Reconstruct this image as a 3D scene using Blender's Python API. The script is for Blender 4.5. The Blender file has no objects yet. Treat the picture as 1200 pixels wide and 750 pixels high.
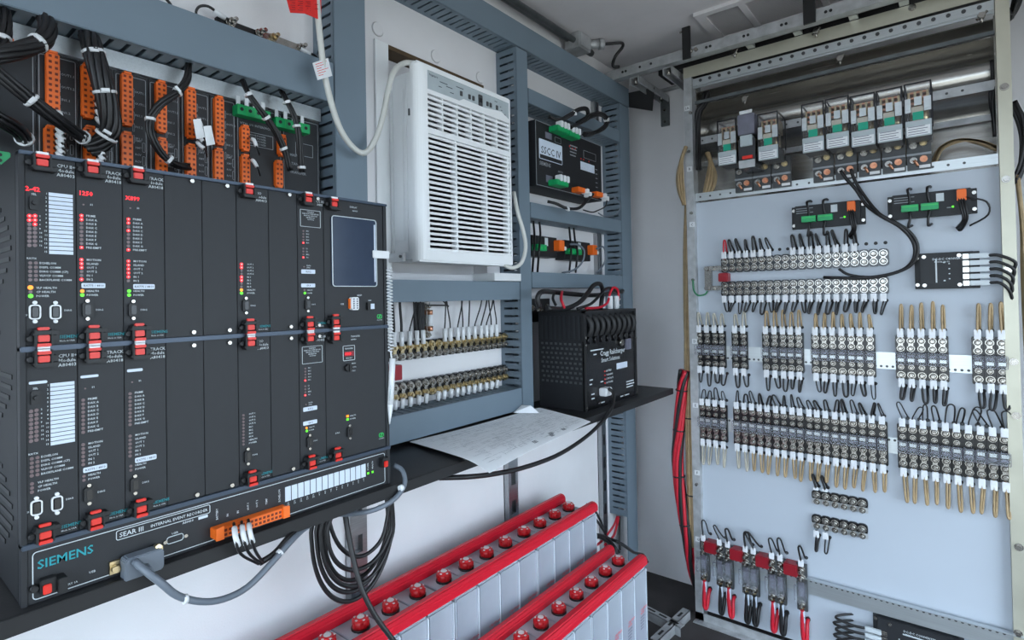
import bpy, bmesh, math, random
from mathutils import Vector, Matrix
random.seed(7)
PI = math.pi
scene = bpy.context.scene
COL = scene.collection

# ------------------------------------------------------------------ camera, light, exposure
CAM_A, CAM_B, CAM_C, CAM_F = 0.67784038, 0.01256268, -0.01873654, 652.91752
PPX, PPY, EYE = 595.704, 340.953, 1.335
_f = Vector((-math.sin(CAM_A)*math.cos(CAM_B), math.cos(CAM_A)*math.cos(CAM_B), math.sin(CAM_B)))
_r0 = Vector((math.cos(CAM_A), math.sin(CAM_A), 0)); _u0 = _r0.cross(_f)
_r = math.cos(CAM_C)*_r0 + math.sin(CAM_C)*_u0
_u = -math.sin(CAM_C)*_r0 + math.cos(CAM_C)*_u0
cd = bpy.data.cameras.new('camera'); cam = bpy.data.objects.new('camera', cd); COL.objects.link(cam)
cd.sensor_width = 36; cd.lens = CAM_F/1200*36
cd.shift_x = (600-PPX)/1200; cd.shift_y = -(375-PPY)/1200; cd.clip_start = 0.02
cam.matrix_world = Matrix(((_r.x, _u.x, -_f.x, 0), (_r.y, _u.y, -_f.y, 0), (_r.z, _u.z, -_f.z, EYE), (0, 0, 0, 1)))
scene.camera = cam

def at(px, py, ax, val):
    """point of the real plane (x, y or z = val) seen at a photo pixel"""
    d = _r*(px-PPX) - _u*(py-PPY) + _f*CAM_F
    k = 'xyz'.index(ax)
    t = (val-(EYE if k == 2 else 0))/d[k]
    return Vector((d.x*t, d.y*t, d.z*t+EYE))

w = bpy.data.worlds.new('sky'); scene.world = w; w.use_nodes = True
bg = w.node_tree.nodes['Background']; bg.inputs[0].default_value = (0.70, 0.85, 1.0, 1); bg.inputs[1].default_value = 6.2
sd = bpy.data.lights.new('sun', 'SUN'); sd.energy = 6.0; sd.angle = 0.01; sd.color = (1, 0.93, 0.82)
sun = bpy.data.objects.new('sun', sd); COL.objects.link(sun); sun.rotation_euler = (math.radians(-38), math.radians(-12), 0)
scene.view_settings.view_transform = 'Standard'; scene.view_settings.look = 'None'
scene.view_settings.gamma = 1; scene.view_settings.use_curve_mapping = False
scene.view_settings.exposure = 0.0

# ------------------------------------------------------------------ materials
def s2l(c):
    return tuple(((v/255)/12.92 if v/255 <= .04045 else ((v/255+.055)/1.055)**2.4) for v in c)
MATS = {}
def mat(name, rgb, rough=.5, metal=0., var=.06, scale=25., bump=0., emit=0., alpha=1., brushed=False, spec=.5, bscale=None):
    m = bpy.data.materials.new(name); m.use_nodes = True
    nt = m.node_tree; b = nt.nodes['Principled BSDF']; L = nt.links
    c = s2l(rgb)
    b.inputs['Roughness'].default_value = rough; b.inputs['Metallic'].default_value = metal
    b.inputs['Specular IOR Level'].default_value = spec
    tc = nt.nodes.new('ShaderNodeTexCoord'); nz = nt.nodes.new('ShaderNodeTexNoise')
    nz.inputs['Scale'].default_value = scale; nz.inputs['Detail'].default_value = 4
    src = tc.outputs['Object']
    if brushed:
        mp = nt.nodes.new('ShaderNodeMapping'); mp.inputs['Scale'].default_value = brushed
        L.new(src, mp.inputs[0]); src = mp.outputs[0]
    L.new(src, nz.inputs['Vector'])
    rp = nt.nodes.new('ShaderNodeValToRGB')
    rp.color_ramp.elements[0].position = .3; rp.color_ramp.elements[1].position = .7
    rp.color_ramp.elements[0].color = (*[v*(1-var) for v in c], 1)
    rp.color_ramp.elements[1].color = (*[min(1, v*(1+var)) for v in c], 1)
    L.new(nz.outputs['Fac'], rp.inputs[0]); L.new(rp.outputs[0], b.inputs['Base Color'])
    if brushed:
        mr = nt.nodes.new('ShaderNodeMapRange'); mr.inputs['To Min'].default_value = rough*.75; mr.inputs['To Max'].default_value = min(1, rough*1.3)
        L.new(nz.outputs['Fac'], mr.inputs['Value']); L.new(mr.outputs[0], b.inputs['Roughness'])
    if bump:
        n2 = nt.nodes.new('ShaderNodeTexNoise'); n2.inputs['Scale'].default_value = bscale or scale*8; n2.inputs['Detail'].default_value = 3
        L.new(src, n2.inputs['Vector'])
        bp = nt.nodes.new('ShaderNodeBump'); bp.inputs['Strength'].default_value = bump; bp.inputs['Distance'].default_value = .002
        L.new(n2.outputs['Fac'], bp.inputs['Height']); L.new(bp.outputs[0], b.inputs['Normal'])
    if emit:
        b.inputs['Emission Color'].default_value = (*c, 1); b.inputs['Emission Strength'].default_value = emit
    if alpha < 1: b.inputs['Alpha'].default_value = alpha
    MATS[name] = m
    return m
mat('wall', (228, 227, 229), .65, var=.03, scale=6, bump=.25, bscale=260)
mat('wall_grey', (128, 130, 132), .7, var=.05, scale=6)  # for the unseen walls, greyed to cut the light they bounce back
mat('ceiling', (224, 220, 222), .8, var=.04, scale=8, bump=.25, bscale=300)
mat('floor', (62, 58, 58), .7, var=.15, scale=14, bump=.4, bscale=160)
mat('ground', (150, 146, 138), .9, var=.12, scale=3)
mat('duct', (111, 126, 138), .5, var=.03, scale=9)
mat('chassis', (31, 33, 37), .55, var=.06, scale=60, bump=.12, bscale=900)
mat('chassis_dark', (22, 23, 27), .6, var=.08, scale=60)
mat('rail_blue', (62, 74, 90), .35, metal=.3)
mat('black', (24, 24, 26), .5)
mat('black_gloss', (20, 20, 23), .25)
mat('rubber', (26, 25, 27), .42, var=.1)
mat('white', (228, 230, 232), .4, var=.02)
mat('ac_white', (240, 242, 243), .38, var=.015, scale=5)
mat('ac_grey', (176, 186, 190), .4)
mat('print', (205, 212, 216), .5, var=.02)
mat('print_dim', (150, 155, 160), .5)
mat('ink', (60, 66, 76), .6)
mat('teal', (28, 150, 160), .5)
mat('label', (212, 222, 236), .5, var=.02)
mat('led_red', (255, 30, 40), .4, emit=2.2)
mat('led_core', (255, 150, 150), .4, emit=1.2)
mat('led_orange', (255, 140, 30), .4, emit=1.3)
mat('led_green', (90, 225, 40), .4, emit=1.0)
mat('led_off', (112, 92, 94), .35)
mat('led_off_green', (120, 128, 98), .35)
mat('latch_red', (225, 44, 32), .35)
mat('screen', (46, 58, 78), .18)
mat('orange', (242, 110, 28), .45)
mat('orange_dark', (120, 42, 10), .6)
mat('green', (18, 158, 92), .4)
mat('relay_green', (16, 158, 128), .45)
mat('cap_white', (226, 214, 214), .5)
mat('lid', (196, 202, 212), .4, var=.04)
mat('green_bright', (40, 190, 90), .4)
mat('steel', (170, 172, 174), .32, metal=1, brushed=(3, 60, 60), var=.12, scale=6)
mat('galv', (184, 186, 188), .42, metal=.45, var=.18, scale=30)
mat('galv_dark', (110, 115, 117), .45, metal=.6, var=.2, scale=20)
mat('alu', (205, 210, 212), .36, metal=.85, brushed=(2, 50, 50), var=.06, scale=6)
mat('sheet', (178, 175, 170), .24, metal=.9, brushed=(1, 20, 20), var=.15, scale=4)
mat('nickel', (172, 168, 162), .27, metal=1, var=.1, scale=60)
mat('brass', (204, 186, 148), .28, metal=1, var=.15, scale=60)
mat('copper', (220, 158, 126), .32, metal=.9)
mat('clear', (200, 205, 212), .08, alpha=.16)
mat('clear_smoke', (150, 148, 150), .10, alpha=.22)
mat('clear_edge', (26, 26, 32), .3)
mat('red_cover', (206, 20, 44), .38, var=.03, scale=9)
mat('beam', (196, 193, 176), .4, metal=.5, var=.06, scale=12)
mat('red_cap', (200, 26, 34), .35, var=.2, scale=70)
mat('jar', (206, 214, 226), .3, var=.05, scale=7, alpha=.50)
mat('jar_seam', (214, 222, 230), .35)
mat('plate_dark', (112, 112, 126), .5, var=.15, scale=30)
mat('red_cube', (150, 26, 40), .3)
mat('red_wire', (198, 26, 48), .4)
mat('tan_wire', (170, 146, 110), .5, var=.15, scale=40)
mat('pale_wire', (182, 176, 162), .45, var=.1, scale=40)
mat('green_wire', (40, 120, 80), .4)
mat('grey_cable', (104, 112, 122), .4)
mat('white_cable', (206, 206, 200), .4)
mat('paper', (246, 248, 251), .7, var=.02)
mat('red_tag', (226, 42, 36), .5)
mat('base_grey', (70, 72, 74), .4)
mat('base_clear', (58, 60, 64), .25)
mat('panel', (188, 196, 206), .5, var=.02, scale=4)
mat('sleeve', (232, 234, 238), .45, var=.05, scale=80)
mat('plates', (124, 122, 146), .5, var=.12, scale=18)
mat('wood', (84, 66, 44), .7, var=.2)
mat('shelf', (34, 33, 35), .45, var=.1, scale=30, bump=.1)

# ------------------------------------------------------------------ mesh helpers
class MB:
    """collects shapes given as (u right, d toward the viewer, v up); stored as local (u, -d, v). world=True keeps xyz"""
    def __init__(s, world=False): s.v = []; s.f = []; s.w = world; s.sm = []
    def add(s, vs, fs, smooth=False):
        o = len(s.v)
        s.v += [tuple(p) if s.w else (p[0], -p[1], p[2]) for p in vs]
        s.f += [tuple(i+o for i in f) for f in fs]; s.sm += [smooth]*len(fs)
        return s
    def box(s, u0, u1, d0, d1, v0, v1):
        vs = [(u, d, v) for v in (v0, v1) for d in (d0, d1) for u in (u0, u1)]
        return s.add(vs, [(0, 2, 3, 1), (4, 5, 7, 6), (0, 1, 5, 4), (2, 6, 7, 3), (0, 4, 6, 2), (1, 3, 7, 5)])
    def obox(s, c, ax, ay, az):
        """box from a centre and three half-axis vectors"""
        c, ax, ay, az = map(Vector, (c, ax, ay, az))
        vs = [c+i*ax+j*ay+k*az for k in (-1, 1) for j in (-1, 1) for i in (-1, 1)]
        return s.add(vs, [(0, 2, 3, 1), (4, 5, 7, 6), (0, 1, 5, 4), (2, 6, 7, 3), (0, 4, 6, 2), (1, 3, 7, 5)])
    def cyl(s, p0, p1, r, n=10, r1=None, smooth=True, caps=True, a0=0):
        p0 = Vector(p0); p1 = Vector(p1); r1 = r if r1 is None else r1
        ax = (p1-p0).normalized(); t = Vector((0, 0, 1)) if abs(ax.z) < .9 else Vector((1, 0, 0))
        a = ax.cross(t).normalized(); b = ax.cross(a)
        vs = []
        for p, rr in ((p0, r), (p1, r1)):
            vs += [p+rr*(math.cos(a0+2*PI*i/n)*a+math.sin(a0+2*PI*i/n)*b) for i in range(n)]
        s.add(vs, [(i, (i+1) % n, n+(i+1) % n, n+i) for i in range(n)], smooth)
        if caps:
            o = len(s.v)-2*n
            s.f += [tuple(o+i for i in range(n))[::-1], tuple(o+n+i for i in range(n))]; s.sm += [False, False]
        return s
    def tube(s, pts, r, n=6, res=4, closed=False):
        P = [Vector(p) for p in pts]
        if res > 1:
            Q = []; m = len(P)
            rng = range(m) if closed else range(m-1)
            for i in rng:
                p0 = P[(i-1) % m] if (closed or i > 0) else P[0]*2-P[1]
                p1, p2 = P[i], P[(i+1) % m]
                p3 = P[(i+2) % m] if (closed or i+2 < m) else P[-1]*2-P[-2]
                for k in range(res):
                    t = k/res
                    Q.append(.5*((2*p1)+(p2-p0)*t+(2*p0-5*p1+4*p2-p3)*t*t+(3*p1-p0-3*p2+p3)*t**3))
            if not closed: Q.append(P[-1])
            P = Q
        m = len(P); nrm = None; vs = []
        for i in range(m):
            a = P[(i-1) % m] if (closed or i > 0) else P[i]
            b = P[(i+1) % m] if (closed or i < m-1) else P[i]
            t = (b-a)
            t = t.normalized() if t.length > 1e-9 else Vector((0, 0, 1))
            if nrm is None:
                g = Vector((0, 0, 1)) if abs(t.z) < .9 else Vector((1, 0, 0))
                nrm = t.cross(g).normalized()
            nrm = (nrm-t*nrm.dot(t))
            nrm = nrm.normalized() if nrm.length > 1e-9 else t.orthogonal().normalized()
            bn = t.cross(nrm)
            vs += [P[i]+r*(math.cos(2*PI*k/n)*nrm+math.sin(2*PI*k/n)*bn) for k in range(n)]
        fs = []
        for i in range(m if closed else m-1):
            j = (i+1) % m
            fs += [(i*n+k, i*n+(k+1) % n, j*n+(k+1) % n, j*n+k) for k in range(n)]
        s.add(vs, fs, True)
        if not closed:
            o = len(s.v)-m*n
            s.f += [tuple(o+k for k in range(n))[::-1], tuple(o+(m-1)*n+k for k in range(n))]; s.sm += [False, False]
        return s
    def prism(s, poly, d0, d1):
        """polygon in (u, v) extruded over d"""
        n = len(poly); vs = [(u, d0, v) for u, v in poly]+[(u, d1, v) for u, v in poly]
        return s.add(vs, [tuple(range(n))[::-1], tuple(range(n, 2*n))]+[(i, (i+1) % n, n+(i+1) % n, n+i) for i in range(n)])
    def vprism(s, poly, v0, v1):
        """polygon in (u, d) extruded over v"""
        n = len(poly); vs = [(u, d, v0) for u, d in poly]+[(u, d, v1) for u, d in poly]
        return s.add(vs, [tuple(range(n))[::-1], tuple(range(n, 2*n))]+[(i, (i+1) % n, n+(i+1) % n, n+i) for i in range(n)])
    def rrect(s, u0, u1, v0, v1, r, d0, d1, seg=4):
        return s.prism(rr_poly(u0, u1, v0, v1, r, seg), d0, d1)
    def outline(s, u0, u1, v0, v1, r, t, d0, d1, seg=4):
        """rounded rectangular line of width t"""
        a = rr_poly(u0, u1, v0, v1, r, seg); b = rr_poly(u0+t, u1-t, v0+t, v1-t, max(r-t, 1e-4), seg); n = len(a)
        vs = [(u, d1, v) for u, v in a]+[(u, d1, v) for u, v in b]+[(u, d0, v) for u, v in a]+[(u, d0, v) for u, v in b]
        fs = []
        for i in range(n):
            j = (i+1) % n
            fs += [(i, j, n+j, n+i), (2*n+i, 3*n+i, 3*n+j, 2*n+j), (i, 2*n+i, 2*n+j, j), (n+i, n+j, 3*n+j, 3*n+i)]
        return s.add(vs, fs)
    def text(s, txt, u, v, h, d, align='L', rot=0, thick=0):
        vs, fs, wd = glyphs(txt)
        o = {'L': 0, 'C': -wd/2, 'R': -wd}[align]; c, sn = math.cos(rot), math.sin(rot)
        return s.add([(u+h*((x+o)*c-y*sn), d, v+h*((x+o)*sn+y*c)) for x, y in vs], fs)
    def mesh(s, name, material, bevel=0):
        me = bpy.data.meshes.new(name); me.from_pydata(s.v, [], s.f); me.update()
        bm = bmesh.new(); bm.from_mesh(me)
        bmesh.ops.recalc_face_normals(bm, faces=bm.faces)
        bm.faces.ensure_lookup_table()
        for i, f in enumerate(bm.faces):
            f.smooth = s.sm[i] if i < len(s.sm) else False
        if bevel:
            bmesh.ops.bevel(bm, geom=[e for e in bm.edges if e.is_manifold and e.calc_face_angle(0) > .5], offset=bevel, segments=2, affect='EDGES', clamp_overlap=True)
        bm.to_mesh(me); bm.free()
        me.materials.append(MATS[material]); return me
    SMALL = {'lettering', 'contact_holes', 'louvre_slots', 'side_perforations', 'holes', 'rivets', 'unlit_lamps', 'lit_red_lamps', 'lamp_cores', 'green_lamps', 'drawn_lines', 'brackets', 'write_on_label', 'spec_print', 'panel_print', 'cable_holes', 'bolt_holes', 'title_block', 'tag_print', 'label_print', 'warning_print', 'contacts', 'screw_wells', 'side_fins', 'red_lamps', 'ribs', 'jack_screws'}
    def build(s, name, material, parent=None, bevel=0):
        """a child: its coordinates are the parent's local ones (world ones when world=True)"""
        o = bpy.data.objects.new(name, s.mesh(name, material, bevel)); COL.objects.link(o)
        if name in MB.SMALL: o['kind'] = 'stuff'
        if parent is not None:
            o.parent = parent
            if s.w:
                M = parent.matrix_basis; q = parent.parent
                if q is not None: M = q.matrix_basis @ parent.matrix_parent_inverse @ M
                o.matrix_parent_inverse = M.inverted()
        return o
    def top(s, name, material, label, cat, group=None, bevel=0, kind=None):
        """a top-level thing made of one mesh, origin at the middle of its base; given in world coordinates"""
        if not s.w: s.v = [(a, b, c) for a, b, c in s.v]
        xs, ys, zs = zip(*s.v); c = Vector(((min(xs)+max(xs))/2, (min(ys)+max(ys))/2, min(zs)))
        s.v = [(a-c.x, b-c.y, d-c.z) for a, b, d in s.v]
        o = bpy.data.objects.new(name, s.mesh(name, material, bevel)); COL.objects.link(o); o.location = c
        tag(o, label, cat, group, kind); return o
def rr_poly(u0, u1, v0, v1, r, seg=4):
    P = []
    for cx, cy, a in ((u1-r, v0+r, -PI/2), (u1-r, v1-r, 0), (u0+r, v1-r, PI/2), (u0+r, v0+r, PI)):
        P += [(cx+r*math.cos(a+PI/2*i/seg), cy+r*math.sin(a+PI/2*i/seg)) for i in range(seg+1)]
    return P
_G = {}
def glyphs(t):
    if t not in _G:
        c = bpy.data.curves.new('g', 'FONT'); c.body = t; c.resolution_u = 1; c.size = 1; c.offset = .011
        o = bpy.data.objects.new('g', c); me = bpy.data.meshes.new_from_object(o)
        k = 1/.69
        vs = [(p.co.x*k, p.co.y*k) for p in me.vertices]; fs = [tuple(p.vertices) for p in me.polygons]
        _G[t] = (vs, fs, max([p[0] for p in vs], default=0))
        bpy.data.objects.remove(o); bpy.data.curves.remove(c); bpy.data.meshes.remove(me)
    return _G[t]
def tag(o, label=None, cat=None, group=None, kind=None):
    if label: o['label'] = label
    if cat: o['category'] = cat
    if group: o['group'] = group
    if kind: o['kind'] = kind
    return o
def thing(name, label, cat, loc=(0, 0, 0), rz=0, group=None):
    o = bpy.data.objects.new(name, None); COL.objects.link(o); o.empty_display_size = .02
    o.location = loc; o.rotation_euler = (0, 0, rz)
    o.matrix_basis = Matrix.Translation(Vector(loc)) @ Matrix.Rotation(rz, 4, 'Z')
    return tag(o, label, cat, group)
def copy_tree(o, parent=None):
    c = o.copy(); COL.objects.link(c)
    if parent is not None: c.parent = parent
    for ch in o.children: copy_tree(ch, c)
    return c
def put(proto, used, loc, rz, label, group=None):
    """place the prototype itself first, then copies of it"""
    o = proto if not used.get(proto.name) else copy_tree(proto)
    used[proto.name] = True
    o.location = loc; o.rotation_euler = (0, 0, rz); o['label'] = label
    if group: o['group'] = group
    return o
USED = {}
ORD = 'zeroth first second third fourth fifth sixth seventh eighth ninth tenth eleventh twelfth thirteenth fourteenth fifteenth sixteenth seventeenth eighteenth nineteenth twentieth twenty-first twenty-second'.split()
def nth(i, n):
    """which one counted from the left, 0-based"""
    return 'leftmost' if i == 0 else 'rightmost' if i == n-1 else ORD[i+1]+' from left'
LEFT = PI/2                      # things on the left wall face +x
XW, YE, ZC = -1.24, 2.52, 2.40   # left wall, end wall, ceiling
XD = -1.15                       # face of the wire ducts
YP = 2.29                        # face of the white rack panel

# ------------------------------------------------------------------ the setting
def struct(name, mb, m, bevel=0):
    xs, ys, zs = zip(*mb.v); c = Vector(((min(xs)+max(xs))/2, (min(ys)+max(ys))/2, min(zs)))
    mb.v = [(a-c.x, b-c.y, d-c.z) for a, b, d in mb.v]
    o = bpy.data.objects.new(name, mb.mesh(name, m, bevel)); COL.objects.link(o); o.location = c
    o['kind'] = 'structure'; return o
XR, YN = 1.30, -0.95
struct('floor', MB(1).box(XW-.1, XR+.1, YN-.1, YE+.1, -.1, 0), 'floor')
struct('ceiling', MB(1).box(XW-.1, XR+.1, YN-.1, YE+.1, ZC, ZC+.08), 'ceiling')
HY0, HY1, HZ0, HZ1 = .968, 1.428, 1.412, 2.06       # hole for the air conditioner
wl = MB(1)
wl.box(XW-.06, XW, YN, HY0, 0, ZC).box(XW-.06, XW, HY1, YE, 0, ZC).box(XW-.06, XW, HY0, HY1, 0, HZ0).box(XW-.06, XW, HY0, HY1, HZ1, ZC)
wl.box(XW-.1, XW-.06, YN, YE, 0, ZC)
struct('wall_left', wl, 'wall')
struct('wall_end', MB(1).box(XW-.1, XR+.1, YE, YE+.1, 0, ZC), 'wall')
wr = MB(1)
wr.box(XR, XR+.1, 2.10, YE, 0, ZC).box(XR, XR+.1, YN, .05, 0, ZC).box(XR, XR+.1, .05, 2.10, 2.02, ZC)
struct('wall_right', wr, 'wall_grey')
wn = MB(1)
wn.box(XW-.1, -1.05, YN-.1, YN, 0, ZC).box(.75, XR+.1, YN-.1, YN, 0, ZC).box(-1.05, .75, YN-.1, YN, 2.05, ZC)
struct('wall_near', wn, 'wall_grey')
g = MB(1).box(-30, 30, -30, 30, -.3, -.25); struct('ground', g, 'ground')
struct('trim_1', MB(1).box(HY0 and XW-.06, XW-.001, HY0, HY1, HZ1-.012, HZ1), 'wood')

# ------------------------------------------------------------------ slotted wire ducts on the left wall
def duct(label, y0, y1, z0, z1, vert, low=True, high=True, pitch=.0262, slot=.0075, bend=None, cover0=None):
    """rectangular duct: back, two slotted sides, snap-on cover; low/high = which side walls to build"""
    t = thing('wire_duct', label, 'wire duct', (XW, (y0+y1)/2, z0), LEFT, 'grey slotted wire ducts')
    D = XD-XW; yc = (y0+y1)/2
    u0, u1, H = y0-yc, y1-yc, z1-z0
    MB().box(u0, u1, 0, .004, 0, H).build('back', 'duct', t)
    L0, L1 = (0, H) if vert else (u0, u1)
    for side in ((0,) if low else ())+((1,) if high else ()):
        m = MB()
        def bar(a, b, d0, d1):
            if vert:
                q = u0 if side == 0 else u1-.003
                m.box(q, q+.003, d0, d1, a, b)
            else:
                q = 0 if side == 0 else H-.003
                m.box(a, b, d0, d1, q, q+.003)
        bar(L0, L1, .004, .016); bar(L0, L1, D-.013, D-.003)
        n = max(1, int((L1-L0)/pitch)); p = (L1-L0)/n
        for i in range(n):
            bar(L0+i*p+(slot if i else 0), L0+(i+1)*p, .016, D-.013)
        m.build('slotted_side', 'duct', t)
    c0 = 0 if cover0 is None else cover0-z0
    MB().box(u0, u1, D-.006, D, c0, H).build('cover', 'duct', t, bevel=.0015)
    return t
duct('horizontal grey wire duct above the rear connector panel at top left', -.6, .778, 1.809, 1.905, False)
duct('tall upright grey wire duct left of the air conditioner', .780, .872, .948, 2.395, True)
duct('long grey wire duct running along the wall top above the air conditioner', .875, 2.335, 2.196, 2.282, False)
duct('upright grey wire duct right of the air conditioner', 1.495, 1.558, .952, 2.192, True)
duct('upright grey wire duct in the far corner of the left wall', 2.238, 2.332, .36, 2.192, True, cover0=.02)
duct('horizontal grey wire duct just below the air conditioner', .875, 1.492, 1.329, 1.389, False)
duct('horizontal grey wire duct below the brass terminal rows', .875, 1.492, .958, 1.031, False)
duct('grey wire duct above the black box with green plugs', 1.561, 2.235, 2.015, 2.068, False)
duct('grey wire duct below the black box with green plugs', 1.561, 2.235, 1.614, 1.668, False)
duct('grey wire duct above the black power supply', 1.561, 2.235, 1.369, 1.424, False)
# ------------------------------------------------------------------ the long shelf
SZ = .946
sh = thing('wall_shelf', 'long black shelf carrying the equipment chassis and power supply', 'shelf', (XW, .95, .924), LEFT)
MB().box(-1.5, 1.285, .001, .31, 0, .022).build('board', 'shelf', sh, bevel=.001)
MB().box(-1.5, 1.285, .304, .312, -.001, .0225).build('front_edge', 'black', sh, bevel=.001)

# ------------------------------------------------------------------ equipment chassis with plug-in modules
XF = -.95; CY0, CY1 = .165, .765; CYM = .465
ch = thing('equipment_chassis', 'large black two-row equipment chassis standing on the shelf at left', 'chassis', (XF, CYM, SZ), LEFT)
uL, uR, vT = CY0-CYM, CY1-CYM, 1.540-SZ
vM0, vM1, vL0, vL1 = 1.276-SZ, 1.283-SZ, 1.0195-SZ, 1.026-SZ
MB().box(uL, uR, -.255, -.014, 0, vT).build('case', 'chassis_dark', ch, bevel=.002)
MB().box(uL, -.294, -.014, .002, 0, vT).build('side_post', 'chassis', ch)
MB().box(.292, uR, -.014, .002, 0, vT).build('side_post', 'chassis', ch)
for nm, a, b in (('top_rail', vT-.005, vT), ('middle_rail', vM0, vM1), ('lower_rail', vL0, vL1)):
    MB().box(uL, uR, -.014, .006, a, b).build(nm, 'rail_blue', ch, bevel=.001)
vs = MB()
for i in range(34):                                     # louvres in the left side wall
    z = .06+i*.0145
    if .3 < z < .34: continue
    ln = .10+.05*math.sin(i*.5)
    vs.box(uL-.0012, uL+.001, -.19, -.19+ln, z, z+.006)
vs.build('louvre_slots', 'black', ch)
scr = MB().cyl((0, 0, 0), (0, .004, 0), .0032, 10).mesh('screw', 'nickel')
def screw(u, v, d=.006):
    o = bpy.data.objects.new('screw', scr); COL.objects.link(o); o.parent = ch; o.location = (u, -d, v)
for px, py in ((224, 211), (265, 217), (338, 227), (371, 232)):
    p = at(px, py, 'x', XF); screw(p.y-CYM, vT-.009, .001)
for px in (226, 268, 340, 373):
    p = at(px, 395, 'x', XF); screw(p.y-CYM, vM1+.007, .001); screw(p.y-CYM, vM0-.007, .001)
for px in (230, 271, 343):
    p = at(px, 582, 'x', XF); screw(p.y-CYM, vL1+.006, .001)

COLS = [.1712, .2264, .2816, .3368, .3920, .4472, .5040, .5590, .6142, .7570]
ZU, ZL = 1.283, 1.026
HM = .252
def c3(x, y): return (x/3.408, 170+y/3.408)
def c4(x, y): return (220+x/3.408, 190+y/3.408)
class Mod:
    """one plug-in module: faceplate, latches, lettering, lamps"""
    def __init__(s, name, label, col, span, upper):
        y0, y1 = COLS[col]+.0004, COLS[col+span]-.0004
        s.yc = (y0+y1)/2; s.up = upper; z0 = ZU if upper else ZL; s.H = HM if upper else .250
        s.t = thing(name, label, 'module', (XF, s.yc, z0), LEFT)
        s.w = (y1-y0)/2
        MB().box(-s.w, s.w, -.0135, 0, .0004, s.H).build('faceplate', 'chassis', s.t, bevel=.0006)
        s.pr = MB(); s.wh = MB(); s.tl = MB(); s.red = MB(); s.off = MB(); s.gr = MB(); s.org = MB(); s.hot = MB()
    def p(s, q):
        a = at(q[0], q[1], 'x', XF); return a.y-s.yc, a.z-ZU
    def txt(s, t, q, h, mb=None, al='L'):
        u, v = s.p(q); (mb or s.pr).text(t, u, v-h/2, h, .0006, al)
    def led(s, q, on=None, r=.0022):
        u, v = s.p(q)
        mb = {None: s.off, 'r': s.red, 'g': s.gr, 'o': s.org}[on]
        mb.cyl((u, 0, v), (u, .0012, v), r, 8)
        if on == 'r': s.hot.cyl((u, .0012, v), (u, .0016, v), r*.5, 6)
    def latch(s, v, top):
        """ejector latch near the top or bottom edge; top latches open upward"""
        e = 1 if top else -1; u = -s.w+.0155
        L = MB(); L.box(u-.0095, u+.016, 0, .0135, v-.004, v+.004); L.box(u-.0095, u-.0068, 0, .0165, v-.010, v+.012); L.box(u+.0075, u+.0100, 0, .0165, v-.010, v+.012)
        L.prism([(u-.012, v-e*.005), (u+.018, v-e*.005), (u+.015, v-e*.0105), (u-.008, v-e*.0105)], 0, .016)
        L.cyl((u-.012, .004, v), (u-.012, .009, v), .0045, 8)
        o = L.build('latch', 'black', s.t, bevel=.0008)
        R = MB().box(u-.006, u+.0065, .012, .0155, v-.0042, v+.0045); R.box(u-.007, u+.0075, .004, .018, v+e*.0062, v+e*.0105)
        r = R.build('release_lever', 'latch_red', o, bevel=.0008)
        if top or s.up: MB().box(u-.006, u+.0065, .012, .016, v+e*.0105, v+e*.0140).build('lever_tip', 'white', o)
        if not top: MB().box(u-.006, u+.0065, .010, .0150, v+.0110, v+.0150).build('upper_lever', 'latch_red', o, bevel=.0008)
    def port(s, q, light=False):
        u, v = s.p(q); hw, hh = .0062, .0098
        P = MB()
        P.outline(u-hw, u+hw, v-hh, v+hh, .004, .0017, 0, .0035) if light else P.rrect(u-hw, u+hw, v-hh, v+hh, .003, 0, .005)
        o = P.build('serial_port', 'white' if light else 'black', s.t)
        I = MB(); I.rrect(u-.0032, u+.0032, v-.0068, v+.0068, .002, 0, .0042 if light else .0056); I.build('socket', 'black_gloss', o)
        S = MB()
        for e in (-1, 1): S.cyl((u, 0, v+e*.0125), (u, .004, v+e*.0125), .0025, 8)
        S.build('jack_screws', 'white' if light else 'nickel', o)
    def plate(s, q0, q1, text=None, nm='name_label'):
        u0, v0 = s.p(q0); u1, v1 = s.p(q1); v0, v1 = min(v0, v1), max(v0, v1)
        MB().rrect(u0, u1, v0, v1, .0015, 0, .0009).build(nm, 'label', s.t)
        if text: MB().text(text, (u0+u1)/2, v0+(v1-v0)*.28, (v1-v0)*.42, .0012, 'C').build('label_print', 'ink', s.t)
    def done(s):
        for mb, nm, m in ((s.pr, 'lettering', 'print'), (s.wh, 'write_on_label', 'label'), (s.tl, 'maker_name', 'teal'), (s.red, 'lit_red_lamps', 'led_red'), (s.hot, 'lamp_cores', 'led_core'),
                          (s.off, 'unlit_lamps', 'led_off'), (s.gr, 'green_lamps', 'led_green'), (s.org, 'orange_lamp', 'led_orange')):
            if mb.v: mb.build(nm, m, s.t)
        return s.t
def head(m, *lines, du=.0335):
    for i, l in enumerate(lines): m.pr.text(l, -m.w+du, m.H-.0105-i*.0062, .0044, .0006)
def foot(m, sub=True):
    m.tl.text('SIEMENS', -m.w+.0350, .0085, .0042, .0006)
    if sub: m.pr.text('Made in USA', -m.w+.035, .0040, .0022, .0006)

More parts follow.
